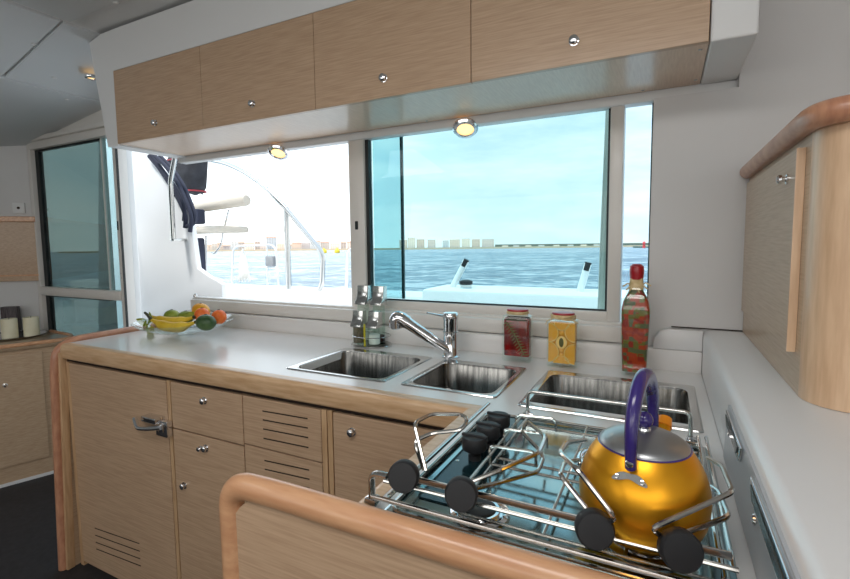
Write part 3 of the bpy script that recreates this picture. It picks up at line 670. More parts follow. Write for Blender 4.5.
for a, b in zip(seams, seams[1:]):
    m = MB(); m.box(a + .0012, b - .0012, YO, YO + .02, ZU, ZTp, .001, 1); f = m.build('door', 'veneer', ov, smooth=False); kx = a + (b - a) * .485
    knob_round(kx, YO, 1.942, 'Y', f, .013)
for px, py in ((700.5, 50), (697, 80), (643, 92), (430, 123)):
    p = at(px, py, Z=ZU); MB().lathe([(0, .002), (.005, .001), (.006, 0)], (min(p.x, x1 - .015), min(max(p.y, 1.53), 1.87), ZU + .001), 10, 'D').build('screw', 'steel_plain', ov)

# ---- lamps
MX['lampglow'] = bpy.data.materials.new('lamp_glow'); MX['lampglow'].use_nodes = True
_b = MX['lampglow'].node_tree.nodes['Principled BSDF']; _b.inputs['Emission Color'].default_value = (1, .58, .22, 1); _b.inputs['Emission Strength'].default_value = 2.0; _b.inputs['Base Color'].default_value = (.9, .7, .4, 1)
def downlight(c, lab, ax, r=.054, pw=.55, g='round downlights'):
    o = thing('downlight', c, lab, 'lamp', g)
    MB().lathe([(r * .98, -.002), (r, .006), (r * .88, .014), (r * .68, .016), (r * .60, .010), (r * .60, .004)], c, 28, ax).build('bezel', 'chrome', o)
    e = MB().lathe([(r * .60, .006), (r * .4, .009), (0, .010)], c, 20, ax).build('bulb_lens', 'lampglow', o)
    l = bpy.data.lights.new('bulb', 'SPOT'); l.energy = pw; l.color = (1, .78, .5); l.spot_size = 2.2; l.spot_blend = .8; l.shadow_soft_size = .02
    lo = bpy.data.objects.new('bulb', l); COL.objects.link(lo); lo.parent = o
    dv = ax if isinstance(ax, Vector) else Vector((0, 0, -1)); lo.location = dv * .02; lo.rotation_euler = dv.to_track_quat('-Z', 'Y').to_euler()
tilt = Vector((.22, -.60, -1)).normalized()
p = at(465, 127, Z=1.838); downlight(Vector((p.x, 1.905, 1.836)), 'lit round chrome downlight over the teal pane', tilt)
p = at(277, 151, Z=1.838); downlight(Vector((p.x, 1.905, 1.836)), 'lit round chrome downlight over the open window', tilt)
p = at(91, 76, Z=2.36); zz = czx(p.x); p = at(91, 76, Z=zz); downlight(Vector((p.x, p.y, zz - .001)), 'small chrome ceiling spot half hidden by the overhead locker', Vector((0, 0, -1)), .035, .3)

# ---- right wall cabinet
RC = thing('wall_cabinet', (.24, 1.4, 1.046), 'oak wall cabinet with a rounded corner and thick top rail on the right ledge', 'cabinet')
m = MB(); R_ = .075; cs = [(.24 + R_ - R_ * math.cos(a), 1.045 + R_ - R_ * math.sin(a)) for a in [PI / 2 * j / 8 for j in range(9)]]
# veneer side and the round solid corner post are separate pieces
m.box(.24, .26, 1.125, 1.855, 1.047, 1.553); m.box(.26, 1.30, 1.835, 1.855, 1.047, 1.553); m.build('side_panel', 'veneer_y', RC, smooth=False)
yc_ = 1.045 + R_
m = MB(); m.prism([(x_, y_, 1.047) for x_, y_ in cs] + [(.24 + R_, 1.06, 1.047), (.26, 1.125, 1.047), (.24, 1.125, 1.047)], (0, 0, .506)); m.build('corner_post', 'beech_z', RC, angle=50)
m = MB(); m.box(.24 + R_ + .0005, 1.30, 1.045, 1.062, 1.047, 1.553); m.build('front_panel', 'veneer', RC, smooth=False)
m = MB(); m.box(.245, 1.3, 1.06, 1.85, 1.553, 1.572); m.build('top_board', 'veneer_under', RC, smooth=False)
zt = 1.568
pr = fil([(.233, 1.845, zt), (.233, 1.40, zt), (.233, 1.09, zt), (.252, 1.052, zt), (.29, 1.038, zt), (.60, 1.036, zt), (1.3, 1.036, zt)], .05, 6)
MB().tube(pr, .022, 16, flat=(1.0, 1.0)).build('top_rail', 'red_rail', RC)
m = MB(); m.box(.2255, .2395, 1.166, 1.79, 1.126, 1.526, .001, 1); dr = m.build('door', 'veneer_y', RC, smooth=False)
m = MB(); m.box(.2250, .2396, 1.1605, 1.1658, 1.1255, 1.5265); m.build('door_edge', 'beech_z', dr, smooth=False)
knob_round(.2255, 1.23, 1.475, 'X', dr, .0095)

# ================================================================== SALOON CORNER (left)
sf = Vector((.326, .945, 0)); q0 = Vector((-3.775, 1.365, 0)); q1 = q0 + sf * .40; qn = q0 - sf * 1.1; nrm = Vector((-.945, .326, 0))
zt = .722
sc_ = thing('saloon_cabinet', q0 + Vector((-.3, .1, FL)), 'oak saloon cabinet with an angled front and wooden top under the candles', 'cabinet')
def up3(p, z): return Vector((p.x, p.y, z))
body = [qn, q1, q1 + nrm * .12 + sf * .05, Vector((-4.24, 1.88, 0)), Vector((-4.95, 1.18, 0)), qn + nrm * .8]
m = MB(); m.prism([up3(p, FL + .001) for p in body], (0, 0, zt - .035 - FL)); m.build('body', 'veneer_y', sc_, smooth=False)
top = [qn - nrm * .02, q1 - nrm * .02 + sf * .01, q1 + nrm * .12 + sf * .05, Vector((-4.24, 1.88, 0)), Vector((-4.95, 1.18, 0)), qn + nrm * .8]
m = MB(); m.prism([up3(p, zt - .034) for p in top], (0, 0, .034), .006); m.build('top', noisy('saloon_top', (150, 128, 104), (172, 148, 120), 6, (8, 2, 8), rough=.3, coat=.4), sc_)
rl = [up3(qn - nrm * .012, zt), up3(q1 - nrm * .012, zt), up3(q1 + nrm * .12 + sf * .05, zt), Vector((-4.1, 1.86, zt))]
MB().tube(fil(rl, .09, 6), .014, 10).build('top_edge', 'beech_y', sc_)
m = MB(); d0 = q0 + sf * -.9; d1_ = q0 + sf * .26
m.prism([up3(p, z) for p, z in ((d0, -.06), (d1_, -.06), (d1_, .66), (d0, .66))], tuple(-nrm * .014), .001); dr = m.build('door', 'veneer_y', sc_, smooth=False)
p = at(5, 385, Z=.5)
# knob on the door: where the sight line to (5,385) meets the front plane
d = fw + rt * ((5 - CX) / FPX) - up * ((385 - CY) / FPX); tt = (q0 - EYE).dot(nrm) / d.dot(nrm); kp = EYE + d * tt - nrm * .014
MB().lathe([(0, 0), (.013, 0), (.013, .003), (.006, .006), (.012, .016), (.008, .022), (0, .023)], kp, 16, -nrm).build('knob', 'chrome', dr)
m = MB(); m.prism([up3(p, z) for p, z in ((qn, FL + .001), (q1, FL + .001), (q1, FL + .02), (qn, FL + .02))], tuple(-nrm * .008)); m.build('kick_strip', 'white', sc_, smooth=False)
def wallp(px, py, off=.0):
    d = fw + rt * ((px - CX) / FPX) - up * ((py - CY) / FPX); n_ = Vector((.69, -.72, 0)); a = A + n_ * off; t = (a - EYE).dot(n_) / d.dot(n_); return EYE + d * t
wp = thing('wall_panel', wallp(0, 282), 'oak panelled board with a beech top strip on the wall above the candles', 'panel')
z0 = wallp(20, 281).z; z1 = wallp(20, 222).z; z2 = wallp(20, 218).z
E0 = A + D * .03; E1 = A + D * 2.0
m = MB(); m.prism([up3(E0, z0), up3(E1, z0), up3(E1, z1), up3(E0, z1)], tuple(Vector((.69, -.72, 0)) * .03), .003); m.build('board', 'veneer', wp, smooth=False)
m = MB(); m.prism([up3(E0, z1), up3(E1, z1), up3(E1, z2 + .01), up3(E0, z2 + .01)], tuple(Vector((.69, -.72, 0)) * .045), .004); m.build('top_strip', 'beech', wp, smooth=False)
m = MB(); zq = wallp(20, 276).z; m.prism([up3(E0, zq), up3(E1, zq), up3(E1, zq + .012), up3(E0, zq + .012)], tuple(Vector((.69, -.72, 0)) * .034)); m.build('bottom_strip', 'beech', wp, smooth=False)
p = wallp(19, 208, .004); T_ = Vector((.72, .69, 0)); n_ = Vector((.69, -.72, 0))
sk = thing('wall_socket', p, 'small white wall socket above the oak wall panel', 'socket')
m = MB(); m.prism([p + T_ * a + Vector((0, 0, b)) - n_ * .003 for a, b in ((-.04, -.04), (.04, -.04), (.04, .04), (-.04, .04))], tuple(n_ * .012), .003); m.build('plate', 'white', sk)
MB().lathe([(0, .002), (.010, .002), (.010, 0)], p + n_ * .009, 12, n_).build('hole', 'gap', sk)
# tray, candles, dark frame
tp = at(20, 335, Z=zt + .006)
tc_ = Vector((tp.x - .02, tp.y - .01, zt + .001)); tc_ = at(24, 336.5, Z=zt); 
m = MB(); m.lathe([(0, .002), (.15, .003), (.19, .010), (.20, .014), (.19, .006), (.14, 0), (0, 0)], Vector((tc_.x - .06, tc_.y - .05, zt + .001)), 36)
tag(m.build('tray', 'steel_plain', loc=Vector((tc_.x - .06, tc_.y - .05, zt + .001))), 'round silver tray under the two candles', 'tray')
MX['wax'] = noisy('candle_wax', (222, 214, 184), (236, 230, 204), 8, rough=.6)
for (px, py, lab) in ((10, 338, 'cream pillar candle on the silver tray, left of the two'), (32, 336, 'cream pillar candle on the silver tray, right of the two')):
    c = at(px, py, Z=zt + .005); c = Vector((c.x, c.y, zt + .0045)) + Vector((-.02, .01, 0)); R = .046
    cn = thing('candle', c, lab, 'candle', 'cream pillar candles')
    MB().lathe([(0, 0), (R * .98, 0), (R, .004), (R, .128), (R * .95, .133), (R * .6, .128), (0, .126)], c, 28).build('wax', 'wax', cn)
    MB().tube([c + Vector((0, 0, .126)), c + Vector((.002, 0, .142))], .0015, 6).build('wick', 'black', cn)
p0 = wallp(6, 335, .06); p1 = wallp(20, 306, .06)
c = Vector((p0.x, p0.y, zt + .001)); wd = (Vector((p1.x, p1.y, 0)) - Vector((p0.x, p0.y, 0))).length
m = MB(); m.prism([c, c + T_ * wd, c + T_ * wd + Vector((0, 0, p1.z - zt)), c + Vector((0, 0, p1.z - zt))], tuple(n_ * .05), .003)
tag(m.build('dark_block', noisy('dark_streaked', (42, 36, 38), (92, 82, 84), 14, (12, 12, 1), rough=.5), loc=c), 'dark streaked upright block standing behind the two candles', 'ornament')

# ================================================================== SINKS
def sink(x0, x1, y0, y1, dep, lab, name='sink', depth_rim=.045):
    o = thing(name, ((x0 + x1) / 2, (y0 + y1) / 2, CT), lab, 'sink', None)
    z = CT; m = MB(); w = .016; r = .022
    bx0, bx1, by0, by1 = x0 + w + .006, x1 - w - .006, y0 + w + .006, y1 - w - .02
    n = 6
    m.loft([rrect(x0, x1, y0, y1, z + .0005, .012, n), rrect(x0 + .002, x1 - .002, y0 + .002, y1 - .002, z + .004, .012, n), rrect(x0 + .008, x1 - .008, y0 + .008, y1 - .008, z + .0045, .012, n), rrect(bx0, bx1, by0, by1, z + .002, .04, n)], False, False)
    m.build('rim', 'steel_plain', o)
    m = MB(); bot = z - dep
    rg = [rrect(bx0, bx1, by0, by1, z + .002, .04, n), rrect(bx0 + .003, bx1 - .003, by0 + .003, by1 - .003, z - .006, .04, n), rrect(bx0 + .008, bx1 - .008, by0 + .008, by1 - .008, bot + .03, .04, n), rrect(bx0 + .016, bx1 - .016, by0 + .016, by1 - .016, bot + .008, .035, n), rrect(bx0 + .035, bx1 - .035, by0 + .035, by1 - .035, bot, .03, n)]
    m.loft(rg, False, True); b = m.build('basin', 'steel', o, angle=70)
    b.data.flip_normals() if False else None
    cx_, cy_ = (bx0 + bx1) / 2, (by0 + by1) / 2
    m = MB(); m.lathe([(.038, .0008), (.036, .003), (.028, .003), (.022, -.0), (0, -.002)], (cx_, cy_, bot), 24); dn = m.build('drain', 'chrome', o)
    m = MB()
    for i in range(6): a = i * PI / 3; m.lathe([(0, .0012), (.003, .001)], (cx_ + .013 * math.cos(a), cy_ + .013 * math.sin(a), bot), 8)
    m.build('drain_hole', 'gap', dn)
    return o
sink(-1.222, -.800, 1.277, 1.645, .15, 'rectangular steel sink, left of the mixer tap')
sink(-.745, -.422, 1.280, 1.638, .15, 'square steel sink right in front of the mixer tap base')
sink(-.352, .096, 1.245, 1.642, .15, 'wide steel sink behind the hob, right of the other two')
# overflow slots on the right sink
for o in [o for o in bpy.data.objects if o.name.startswith('sink') and o.get('label', '').startswith('wide')]:
    m = MB()
    for i in range(3):
        for j in range(4): m.box(.062, .0645, 1.33 + i * .016, 1.338 + i * .016, .85 - j * .011, .856 - j * .011)
    m.build('overflow_slots', 'gap', o, smooth=False)

# ---- mixer tap
fc = Vector((-.742, 1.685, CT)); tp_ = thing('mixer_tap', fc, 'chrome single-lever kitchen mixer tap with angled pull-out spout', 'tap')
m = MB(); m.lathe([(.036, 0), (.036, .006), (.031, .009), (.029, .012), (.029, .150), (.031, .154), (.031, .172), (.027, .178), (0, .180)], fc, 32); m.build('body', 'chrome', tp_)
MB().lathe([(.0302, .100), (.0302, .104), (.029, .105)], fc, 32).build('joint_ring', 'steel_plain', tp_)
s0 = fc + Vector((-.0, -.02, .030)); hd = at(403, 320, Y=1.60)
dv = (hd - s0).normalized()
L_ = (hd - s0).length
m = MB(); m.lathe([(.013, 0), (.020, .02), (.0205, L_ * .38), (.019, L_ * .385), (.019, L_ * .395), (.0215, L_ * .40), (.0235, L_ * .8), (.026, L_)], s0, 24, dv); m.build('spout', 'chrome', tp_)
m = MB(); pts = [hd - dv * .02, hd + dv * .008, hd + dv * .028 + Vector((0, 0, -.006)), hd + dv * .036 + Vector((0, 0, -.026)), hd + dv * .034 + Vector((0, 0, -.045))]
m.tube(fil(pts, .02, 5), .028, 20, radii=None); s_ = m.build('spray_head', 'chrome', tp_, angle=60)
e = hd + dv * .034 + Vector((0, 0, -.045)); MB().lathe([(.029, -.01), (.029, .004), (.021, .006), (.013, .012), (0, .012)], e, 24, 'D').build('nozzle', 'chrome', s_)
lv = at(427, 313, Y=1.62); a_ = fc + Vector((-.01, 0, .160)); m = MB(); m.tube([a_, a_ * .4 + lv * .6 + Vector((0, 0, 0)), lv], .006, 12, radii=[.009, .006, .005], flat=(.7, 1.5)); m.build('lever', 'chrome', tp_)

# ---- cruet set
cb = at(369, 346, Z=CT); cb = Vector((cb.x, cb.y + .02, CT + .001))
stand = thing('cruet_stand', cb, 'oval steel cruet stand with a yellow centre rod next to the left sink', 'stand')
m = MB(); m.lathe([(0, .004), (.090, .004), (.095, .007), (.097, .004), (.094, 0), (0, 0)], cb, 36, sc=(1, .8)); m.build('tray', 'steel_plain', stand)
m = MB(); m.tube([cb + Vector((-.005, -.045, .004)), cb + Vector((-.005, -.045, .10))], .0045, 8); m.build('rod', mat('olive_yellow', (196, 186, 40), .4), stand)
m = MB(); m.tube([cb + Vector((.092 * math.cos(t), .073 * math.sin(t), .045)) for t in [2 * PI * j / 28 for j in range(28)]], .0015, 6, True); m.build('guard_ring', 'wire', stand)
def cruet(c, h, r, cap_h, fillm, fill_h, name, lab):
    o = thing(name, c, lab, 'cruet', 'cruets on the steel stand')
    MB().lathe([(0, .001), (r * .95, .001), (r, .004), (r, h - cap_h), (r * .96, h - cap_h), (r * .93, .006), (0, .005)], c, 24).build('glass_body', 'jar', o)
    if fillm: MB().lathe([(0, .007), (r * .9, .007), (r * .9, fill_h), (0, fill_h)], c, 20).build('contents', fillm, o)
    z0, z1 = h - cap_h, h; m = MB()
    # cap: a steel collar whose front is scooped out to a curve
    rg = []; q_ = r * 1.03
    for zz_, ins in ((z0, 0), (z0 + cap_h * .10, 0), (z0 + cap_h * .16, .10), (z0 + cap_h * .3, .42), (z0 + cap_h * .5, .66), (z0 + cap_h * .75, .78), (z1 - .003, .82), (z1, .84)):
        rg.append([Vector(p) for p in rrect(c.x - q_, c.x + q_, c.y - q_ * (1 - ins), c.y + q_, c.z + zz_, q_ * .14, 3)])
    m.loft(rg); m.build('steel_cap', 'steel_plain', o, angle=50)
    return o
def Q(px, py, dy):
    p = at(px, py, Y=cb.y + dy); return Vector((p.x, cb.y + dy, CT + .0075))
pepper = noisy('peppercorns', (86, 72, 58), (130, 112, 92), 140, rough=.8); salt = mat('salt', (236, 236, 234), .8); vin = mat('vinegar', (50, 16, 18), .1)
cruet(Q(359, 347, -.022), .148, .0265, .07, pepper, .075, 'pepper_shaker', 'short pepper shaker with a steel cap on the cruet stand')
cruet(Q(374.5, 348, -.022), .148, .0265, .07, salt, .048, 'salt_shaker', 'short salt shaker with white salt on the cruet stand')
cruet(Q(364, 342, .036), .255, .0275, .085, None, 0, 'oil_cruet', 'tall oil cruet with a steel cap at the back left of the stand')
cruet(Q(379.5, 343.5, .036), .255, .0275, .085, vin, .032, 'vinegar_cruet', 'tall cruet with a little dark vinegar at the right of the stand')

# ---- jars and bottle on the worktop
def jar_rings(c, w, dp, prof, r=.008):
    return [rrect(c.x - w * s / 2, c.x + w * s / 2, c.y - dp * s / 2, c.y + dp * s / 2, c.z + z, r * max(s, .3)) for s, z in prof]
def square_jar(c, w, dp, h, lab, name, fillm):
    o = thing(name, c, lab, 'jar')
    MB().loft(jar_rings(c, w, dp, [(.96, .001), (1, .006), (1, h * .80), (.94, h * .86), (.62, h * .90), (.62, h * .93)], .014)).build('glass_body', 'jar', o)
    MB().loft(jar_rings(c, w * .87, dp * .84, [(.98, .022), (1, .026), (1, h * .78), (.90, h * .83)], .012)).build('contents', fillm, o)
    MB().lathe([(.0, h * .90), (w * .36, h * .90), (w * .38, h * .92), (w * .38, h * .945), (w * .36, h * .955)], c, 28, sc=(1, .85)).build('cap_band', 'raffia', o)
    MB().lathe([(w * .36, h * .955), (w * .375, h * .965), (w * .36, h * .99), (w * .25, h), (0, h)], c, 28, sc=(1, .85)).build('lid', 'redlid', o)
    return o
redm = noisy('red_peppers', (92, 6, 10), (160, 18, 18), 30, (1, 1, .5), rough=.15, coat=.6)
c = at(517, 361, Z=CT); c = Vector((c.x, c.y + .006, CT + .001)); jr = square_jar(c, .112, .062, .200, 'square glass jar of red peppers with a rosemary sprig and red lid', 'red_jar', redm)
MX['rosemary'] = mat('rosemary', (112, 118, 70), .6); sp = MB(); s0 = c + Vector((-.035, -.030, .15)); s1 = c + Vector((.034, -.030, .030)); sp.tube([s0, (s0 + s1) / 2 + Vector((.004, 0, .004)), s1], .002, 6)
for i in range(26):
    t = i / 25; p = s0.lerp(s1, t); sgn = 1 if i % 2 else -1; e = p + Vector((sgn * .016 + .004, -.0, .010 * (1 if sgn > 0 else -.6) - .006)); sp.tube([p, (p + e) / 2, e], .0012, 5, radii=[.0014, .0022, .0006])
sp.build('rosemary_sprig', 'rosemary', jr)
MX['herb'] = mat('dark_herb', (60, 58, 34), .7); MB().loft(jar_rings(c + Vector((0, 0, .148)), .095, .052, [(1, 0), (1, .010), (.9, .018)], .012)).build('herb_layer', 'herb', jr)
yel = mat('lemon_oil', (214, 148, 24), .15, coat=.5)
c = at(562, 367, Z=CT); c = Vector((c.x, c.y + .012, CT + .001)); jy = square_jar(c, .108, .062, .198, 'square glass jar of orange slices in oil with raffia and red lid', 'orange_jar', yel)
slice_ = mat('orange_slice', (236, 168, 40), .3, coat=.4); rind = mat('orange_rind', (240, 205, 120), .4); bay = mat('bay_leaf', (84, 86, 40), .5)
for (dx, dz, r, a0, a1) in ((-.046, .125, .034, -PI / 2, PI / 2), (.046, .130, .034, PI / 2, 1.5 * PI), (-.046, .055, .036, -PI / 2, PI / 2), (.046, .052, .036, PI / 2, 1.5 * PI), (0, .162, .026, PI, 2 * PI), (0, .016, .028, 0, PI)):
    cc = c + Vector((dx, -.0285, dz)); arc = [cc + Vector((r * math.cos(a0 + (a1 - a0) * j / 14), 0, r * math.sin(a0 + (a1 - a0) * j / 14))) for j in range(15)]
    s_ = MB().prism(arc, (0, .003, 0)).build('orange_slice', slice_, jy, smooth=False)
    MB().tube([p + Vector((0, -.0004, 0)) for p in arc], .0016, 6).build('slice_rind', rind, s_)
cc = c + Vector((0, -.0295, .092)); MB().ball(cc, .020, (.95, .12, 1.15)).build('lemon_disc', rind, jy); MB().ball(cc + Vector((0, -.0012, 0)), .015, (.62, .14, 1.15)).build('bay_leaf', bay, jy)
for dz in (.126, .066, .046): MB().ball(c + Vector((0, -.0285, dz)), .008, (1, .3, 1)).build('berry', slice_, jy)
rf = MB()
for i in range(3): rf.tube([c + Vector((.043 * math.cos(t), .037 * math.sin(t), .176 + .004 * i + .003 * math.sin(2 * t + i))) for t in [2 * PI * j / 24 for j in range(24)]], .0022, 6, True)
rf.tube([c + Vector((-.03, -.03, .178)), c + Vector((-.05, -.034, .168)), c + Vector((-.055, -.036, .155))], .002, 5); rf.tube([c + Vector((.03, -.03, .178)), c + Vector((.048, -.036, .170)), c + Vector((.058, -.036, .164))], .002, 5)
rf.build('raffia_tie', 'raffia', jy)
# tall bottle with a chequer of red and green vegetables
veg = bpy.data.materials.new('pickled_vegetables'); veg.use_nodes = True; n = veg.node_tree; b_ = n.nodes['Principled BSDF']
t = n.nodes.new('ShaderNodeTexCoord'); mp = n.nodes.new('ShaderNodeMapping'); mp.inputs['Scale'].default_value = (1, 1, 1.15)
vo = n.nodes.new('ShaderNodeTexVoronoi'); vo.inputs['Scale'].default_value = 62; vo.distance = 'CHEBYCHEV'; vo.inputs['Randomness'].default_value = .55
sp_ = n.nodes.new('ShaderNodeSeparateColor'); rp = n.nodes.new('ShaderNodeValToRGB'); rp.color_ramp.interpolation = 'CONSTANT'
rp.color_ramp.elements[0].color = srgb(176, 62, 26); rp.color_ramp.elements[1].position = .52; rp.color_ramp.elements[1].color = srgb(112, 108, 44)
e_ = rp.color_ramp.elements.new(.30); e_.color = srgb(150, 40, 24); e_ = rp.color_ramp.elements.new(.8); e_.color = srgb(92, 98, 62)
link(n, t.outputs['Object'], mp.inputs[0]); link(n, mp.outputs[0], vo.inputs[0]); link(n, vo.outputs['Color'], sp_.inputs[0]); link(n, sp_.outputs[0], rp.inputs[0]); link(n, rp.outputs[0], b_.inputs['Base Color']); b_.inputs['Roughness'].default_value = .3
c = at(634, 375, Z=CT); c = Vector((c.x, c.y + .006, CT + .001)); bo = thing('tall_bottle', c, 'tall square bottle packed with red and green vegetables, red wax top', 'bottle')
def sq(w, z, rr=.012): return rrect(c.x - w / 2, c.x + w / 2, c.y - w * .42, c.y + w * .42, c.z + z, min(rr, w * .35))
MB().loft([sq(.078, .001), sq(.082, .006), sq(.092, .20), sq(.092, .225), sq(.082, .255), sq(.058, .283), sq(.040, .300), sq(.036, .33)]).build('glass_body', 'jar', bo)
MB().loft([sq(.072, .014), sq(.074, .018), sq(.085, .20), sq(.085, .223), sq(.075, .252), sq(.050, .278), sq(.032, .297)]).build('contents', veg, bo)
rf = MB(); rf.loft([sq(.044, .288, .02), sq(.046, .30, .02), sq(.042, .312, .02), sq(.040, .326, .02)])
for i, (a, l, z) in enumerate(((-2.9, .034, .298), (-2.5, .03, .288), (-.4, .030, .292), (-.2, .036, .302), (-1.2, .022, .280), (-2.2, .028, .284))): rf.tube([c + Vector((0.016 * math.cos(a), .016 * math.sin(a), .302)), c + Vector((l * .8 * math.cos(a), l * .8 * math.sin(a), z + .01)), c + Vector((l * 1.25 * math.cos(a), l * 1.25 * math.sin(a), z))], .0025, 5)
rf.build('raffia_tie', 'raffia', bo)
MB().lathe([(.019, .322), (.021, .328), (.0225, .345), (.0225, .355), (.021, .366), (.013, .373), (0, .374)], c, 24).build('wax_top', 'redlid', bo)

# ---- fruit bowl
fb = at(186, 334.5, Z=CT); fb = Vector((fb.x, fb.y, CT + .001)); Rb = .235
bw = thing('fruit_bowl', fb, 'wide shallow clear glass bowl holding fruit at the left end of the worktop', 'bowl')
pr = [(0, .008), (.04, .008), (.045, 0), (.05, .008), (.10, .014), (.16, .028), (.205, .048), (Rb, .070), (Rb + .002, .073), (Rb - .002, .0745), (.203, .053), (.158, .033), (.10, .019), (0, .013)]
MB().lathe(pr, fb, 48).build('glass_dish', 'bowl_glass', bw)
def fr(px, py, y): return at(px, py, Y=y)
yb0 = fb.y
ban = noisy('banana_skin', (206, 168, 30), (228, 194, 60), 14, rough=.5); green = noisy('green_skin', (96, 120, 30), (150, 160, 50), 12, rough=.45)
def banana(pts, r, lab, yy):
    P3 = fil([fr(*p, yy) for p in pts], .06, 6); n_ = len(P3); rad = []
    for i in range(n_):
        t = i / (n_ - 1); rad.append(r * min(1, .32 + 3.2 * t, .25 + 3.6 * (1 - t)))
    o = thing('banana', sum(P3, Vector()) / n_, lab, 'fruit', 'bananas in the glass bowl')
    MB().tube(P3, r, 10, radii=rad).build('skin', ban, o, angle=50)
    MB().tube([P3[0], P3[0] + (P3[0] - P3[1]).normalized() * .035 + Vector((0, 0, .01))], .007, 8, radii=[.009, .006]).build('stem', 'herb', o)
    MB().ball(P3[-1], .009).build('tip', 'herb', o); return o
banana([(152, 320), (163, 326), (180, 328), (196, 322)], .026, 'yellow banana lying at the front left of the glass bowl', yb0 - .07)
banana([(149, 316), (162, 321), (180, 322), (194, 317)], .024, 'yellow-green banana lying behind the front banana', yb0 - .02)
def fruit(name, px, py, yy, r, m_, lab, sc=(1, 1, 1), rot=None, stem=True, grp=None):
    p = fr(px, py, yy); o = thing(name, p - Vector((0, 0, r * sc[2])), lab, 'fruit', grp)
    MB().ball(p, r, sc, rot, 24).build('skin', m_, o)
    if stem: MB().lathe([(0, .003), (.006, .002), (.007, -.003)], p + Vector((0, 0, r * sc[2] * .985)), 8).build('stem_scar', 'herb', o)
    return o
org = noisy('orange_skin', (226, 98, 30), (240, 126, 48), 60, rough=.45, bump=.3, bdist=.002)
fruit('avocado', 206, 322.5, yb0 - .06, .044, noisy('avocado_skin', (40, 74, 40), (76, 104, 56), 24, rough=.4), 'dark green oval avocado at the front of the glass bowl', (1.25, .9, .88), None, True)
fruit('orange', 202, 315, yb0 + .02, .036, org, 'orange just behind the dark green avocado', (1.05, 1, 1))
fruit('orange', 219, 317, yb0 + .03, .036, org, 'orange at the right end of the glass bowl')
fruit('mango', 201, 311, yb0 + .09, .045, noisy('mango_skin', (214, 138, 20), (224, 176, 40), 6, rough=.4), 'golden mango with green patches at the back, topmost fruit in the bowl', (1.15, .9, .9), Matrix.Rotation(.3, 3, 'Y'))
fruit('lime', 172, 316, yb0 + .06, .040, green, 'light green lime at the back left of the bowl', (1.2, .9, .85))
fruit('lime', 186, 317, yb0 + .05, .038, green, 'light green lime in the middle of the bowl between banana and avocado', (1.3, .9, .85))
leafm = noisy('leaf_green', (110, 128, 36), (158, 168, 62), 30, rough=.5)
def leaf(a, b, w, lab):
    a, b = Vector(a), Vector(b); d = (b - a); L = d.length; d.normalize(); s_ = d.cross(Vector((.2, -1, .3))).normalized(); nn = d.cross(s_); rg = []
    for i in range(9):
        t = i / 8; ww = max(w * math.sin(PI * t) ** .8, .001); cc = a + d * L * t + nn * (.015 * math.sin(PI * t)); rg.append([cc - s_ * ww, cc - s_ * ww * .5 + nn * .004, cc + nn * .001, cc + s_ * ww * .5 + nn * .004, cc + s_ * ww, cc + s_ * ww * .5 + nn * .0025, cc - nn * .001, cc - s_ * ww * .5 + nn * .0025])
    m = MB(); m.loft(rg); return tag(m.build('leaf', leafm, loc=a), lab, 'leaf')
yl = yb0 - .06
leaf(fr(146, 324, yl), fr(151, 338, yl - .02), .024, 'green leaf hanging down over the left rim of the glass bowl')
leaf(fr(146, 325, yl), fr(136, 319, yl), .020, 'green leaf pointing left beyond the rim of the glass bowl')
leaf(fr(147, 326, yl + .01), fr(149, 312, yl + .01), .013, 'green leaf standing up at the left rim of the glass bowl')
leaf(fr(178, 318, yb0), fr(196, 315, yb0), .026, 'green leaf lying on the lime in the middle of the bowl')

# ================================================================== HOB
hob = thing('gas_hob', (-.13, .9, CT), 'stainless steel marine gas hob with wire racks and four pot clamps', 'hob')
HX0, HX1, HY0, HY1 = -.408, .098, .632, 1.150; HZ = .906
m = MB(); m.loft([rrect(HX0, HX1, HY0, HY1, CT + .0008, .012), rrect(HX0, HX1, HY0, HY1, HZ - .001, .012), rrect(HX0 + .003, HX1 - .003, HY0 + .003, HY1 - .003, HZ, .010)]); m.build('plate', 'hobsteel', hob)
MX['hobglass'] = mat('teal_black_panel', (20, 44, 50), .12)
m = MB(); m.loft([rrect(-.375, -.292, .70, 1.135, HZ + .0002, .006), rrect(-.375, -.292, .70, 1.135, HZ + .003, .006)]); m.build('control_panel', 'hobglass', hob)
# a raised frame line
m = MB(); m.tube(rrect(HX0 + .012, HX1 - .012, HY0 + .010, HY1 - .010, HZ + .004, .02), .0035, 8, True); m.build('plate_bead', 'wire', hob)
for (x_, y_) in ((-.334, .876), (-.329, .946), (-.328, 1.014)):
    kb = MB(); kb.lathe([(.013, .003), (.013, .014), (.009, .016), (.009, .024), (.024, .025), (.0258, .028), (.0258, .047), (.0235, .051), (0, .052)], (x_, y_, HZ), 28)
    kb = kb.build('control_knob', 'black', hob); MB().box(x_ - .0275, x_ + .0275, y_ - .004, y_ + .004, HZ + .049, HZ + .055, .0015).build('grip_bar', 'black', kb)
    MB().lathe([(0, .001), (.004, 0)], (x_ - .03, y_ - .02, HZ + .003), 8).build('marker_stud', 'wire', hob)
def burner(x_, y_, r):
    o = MB(); o.lathe([(r * 1.45, .0), (r * 1.42, .005), (r * 1.25, .008), (r * 1.1, .006), (r * 1.08, .004), (r * .95, .005), (r, .009), (r * .96, .0105), (r * .3, .011), (0, .011)], (x_, y_, HZ), 40)
    o = o.build('burner', 'chrome', hob)
    MB().lathe([(r * .78, .0105), (r * .80, .0115), (r * .78, .0128), (r * .7, .0135), (0, .014)], (x_, y_, HZ), 32).build('burner_cap', 'cast', o)
burner(-.258, .700, .034); burner(-.015, .742, .046); burner(-.09, .985, .044); 
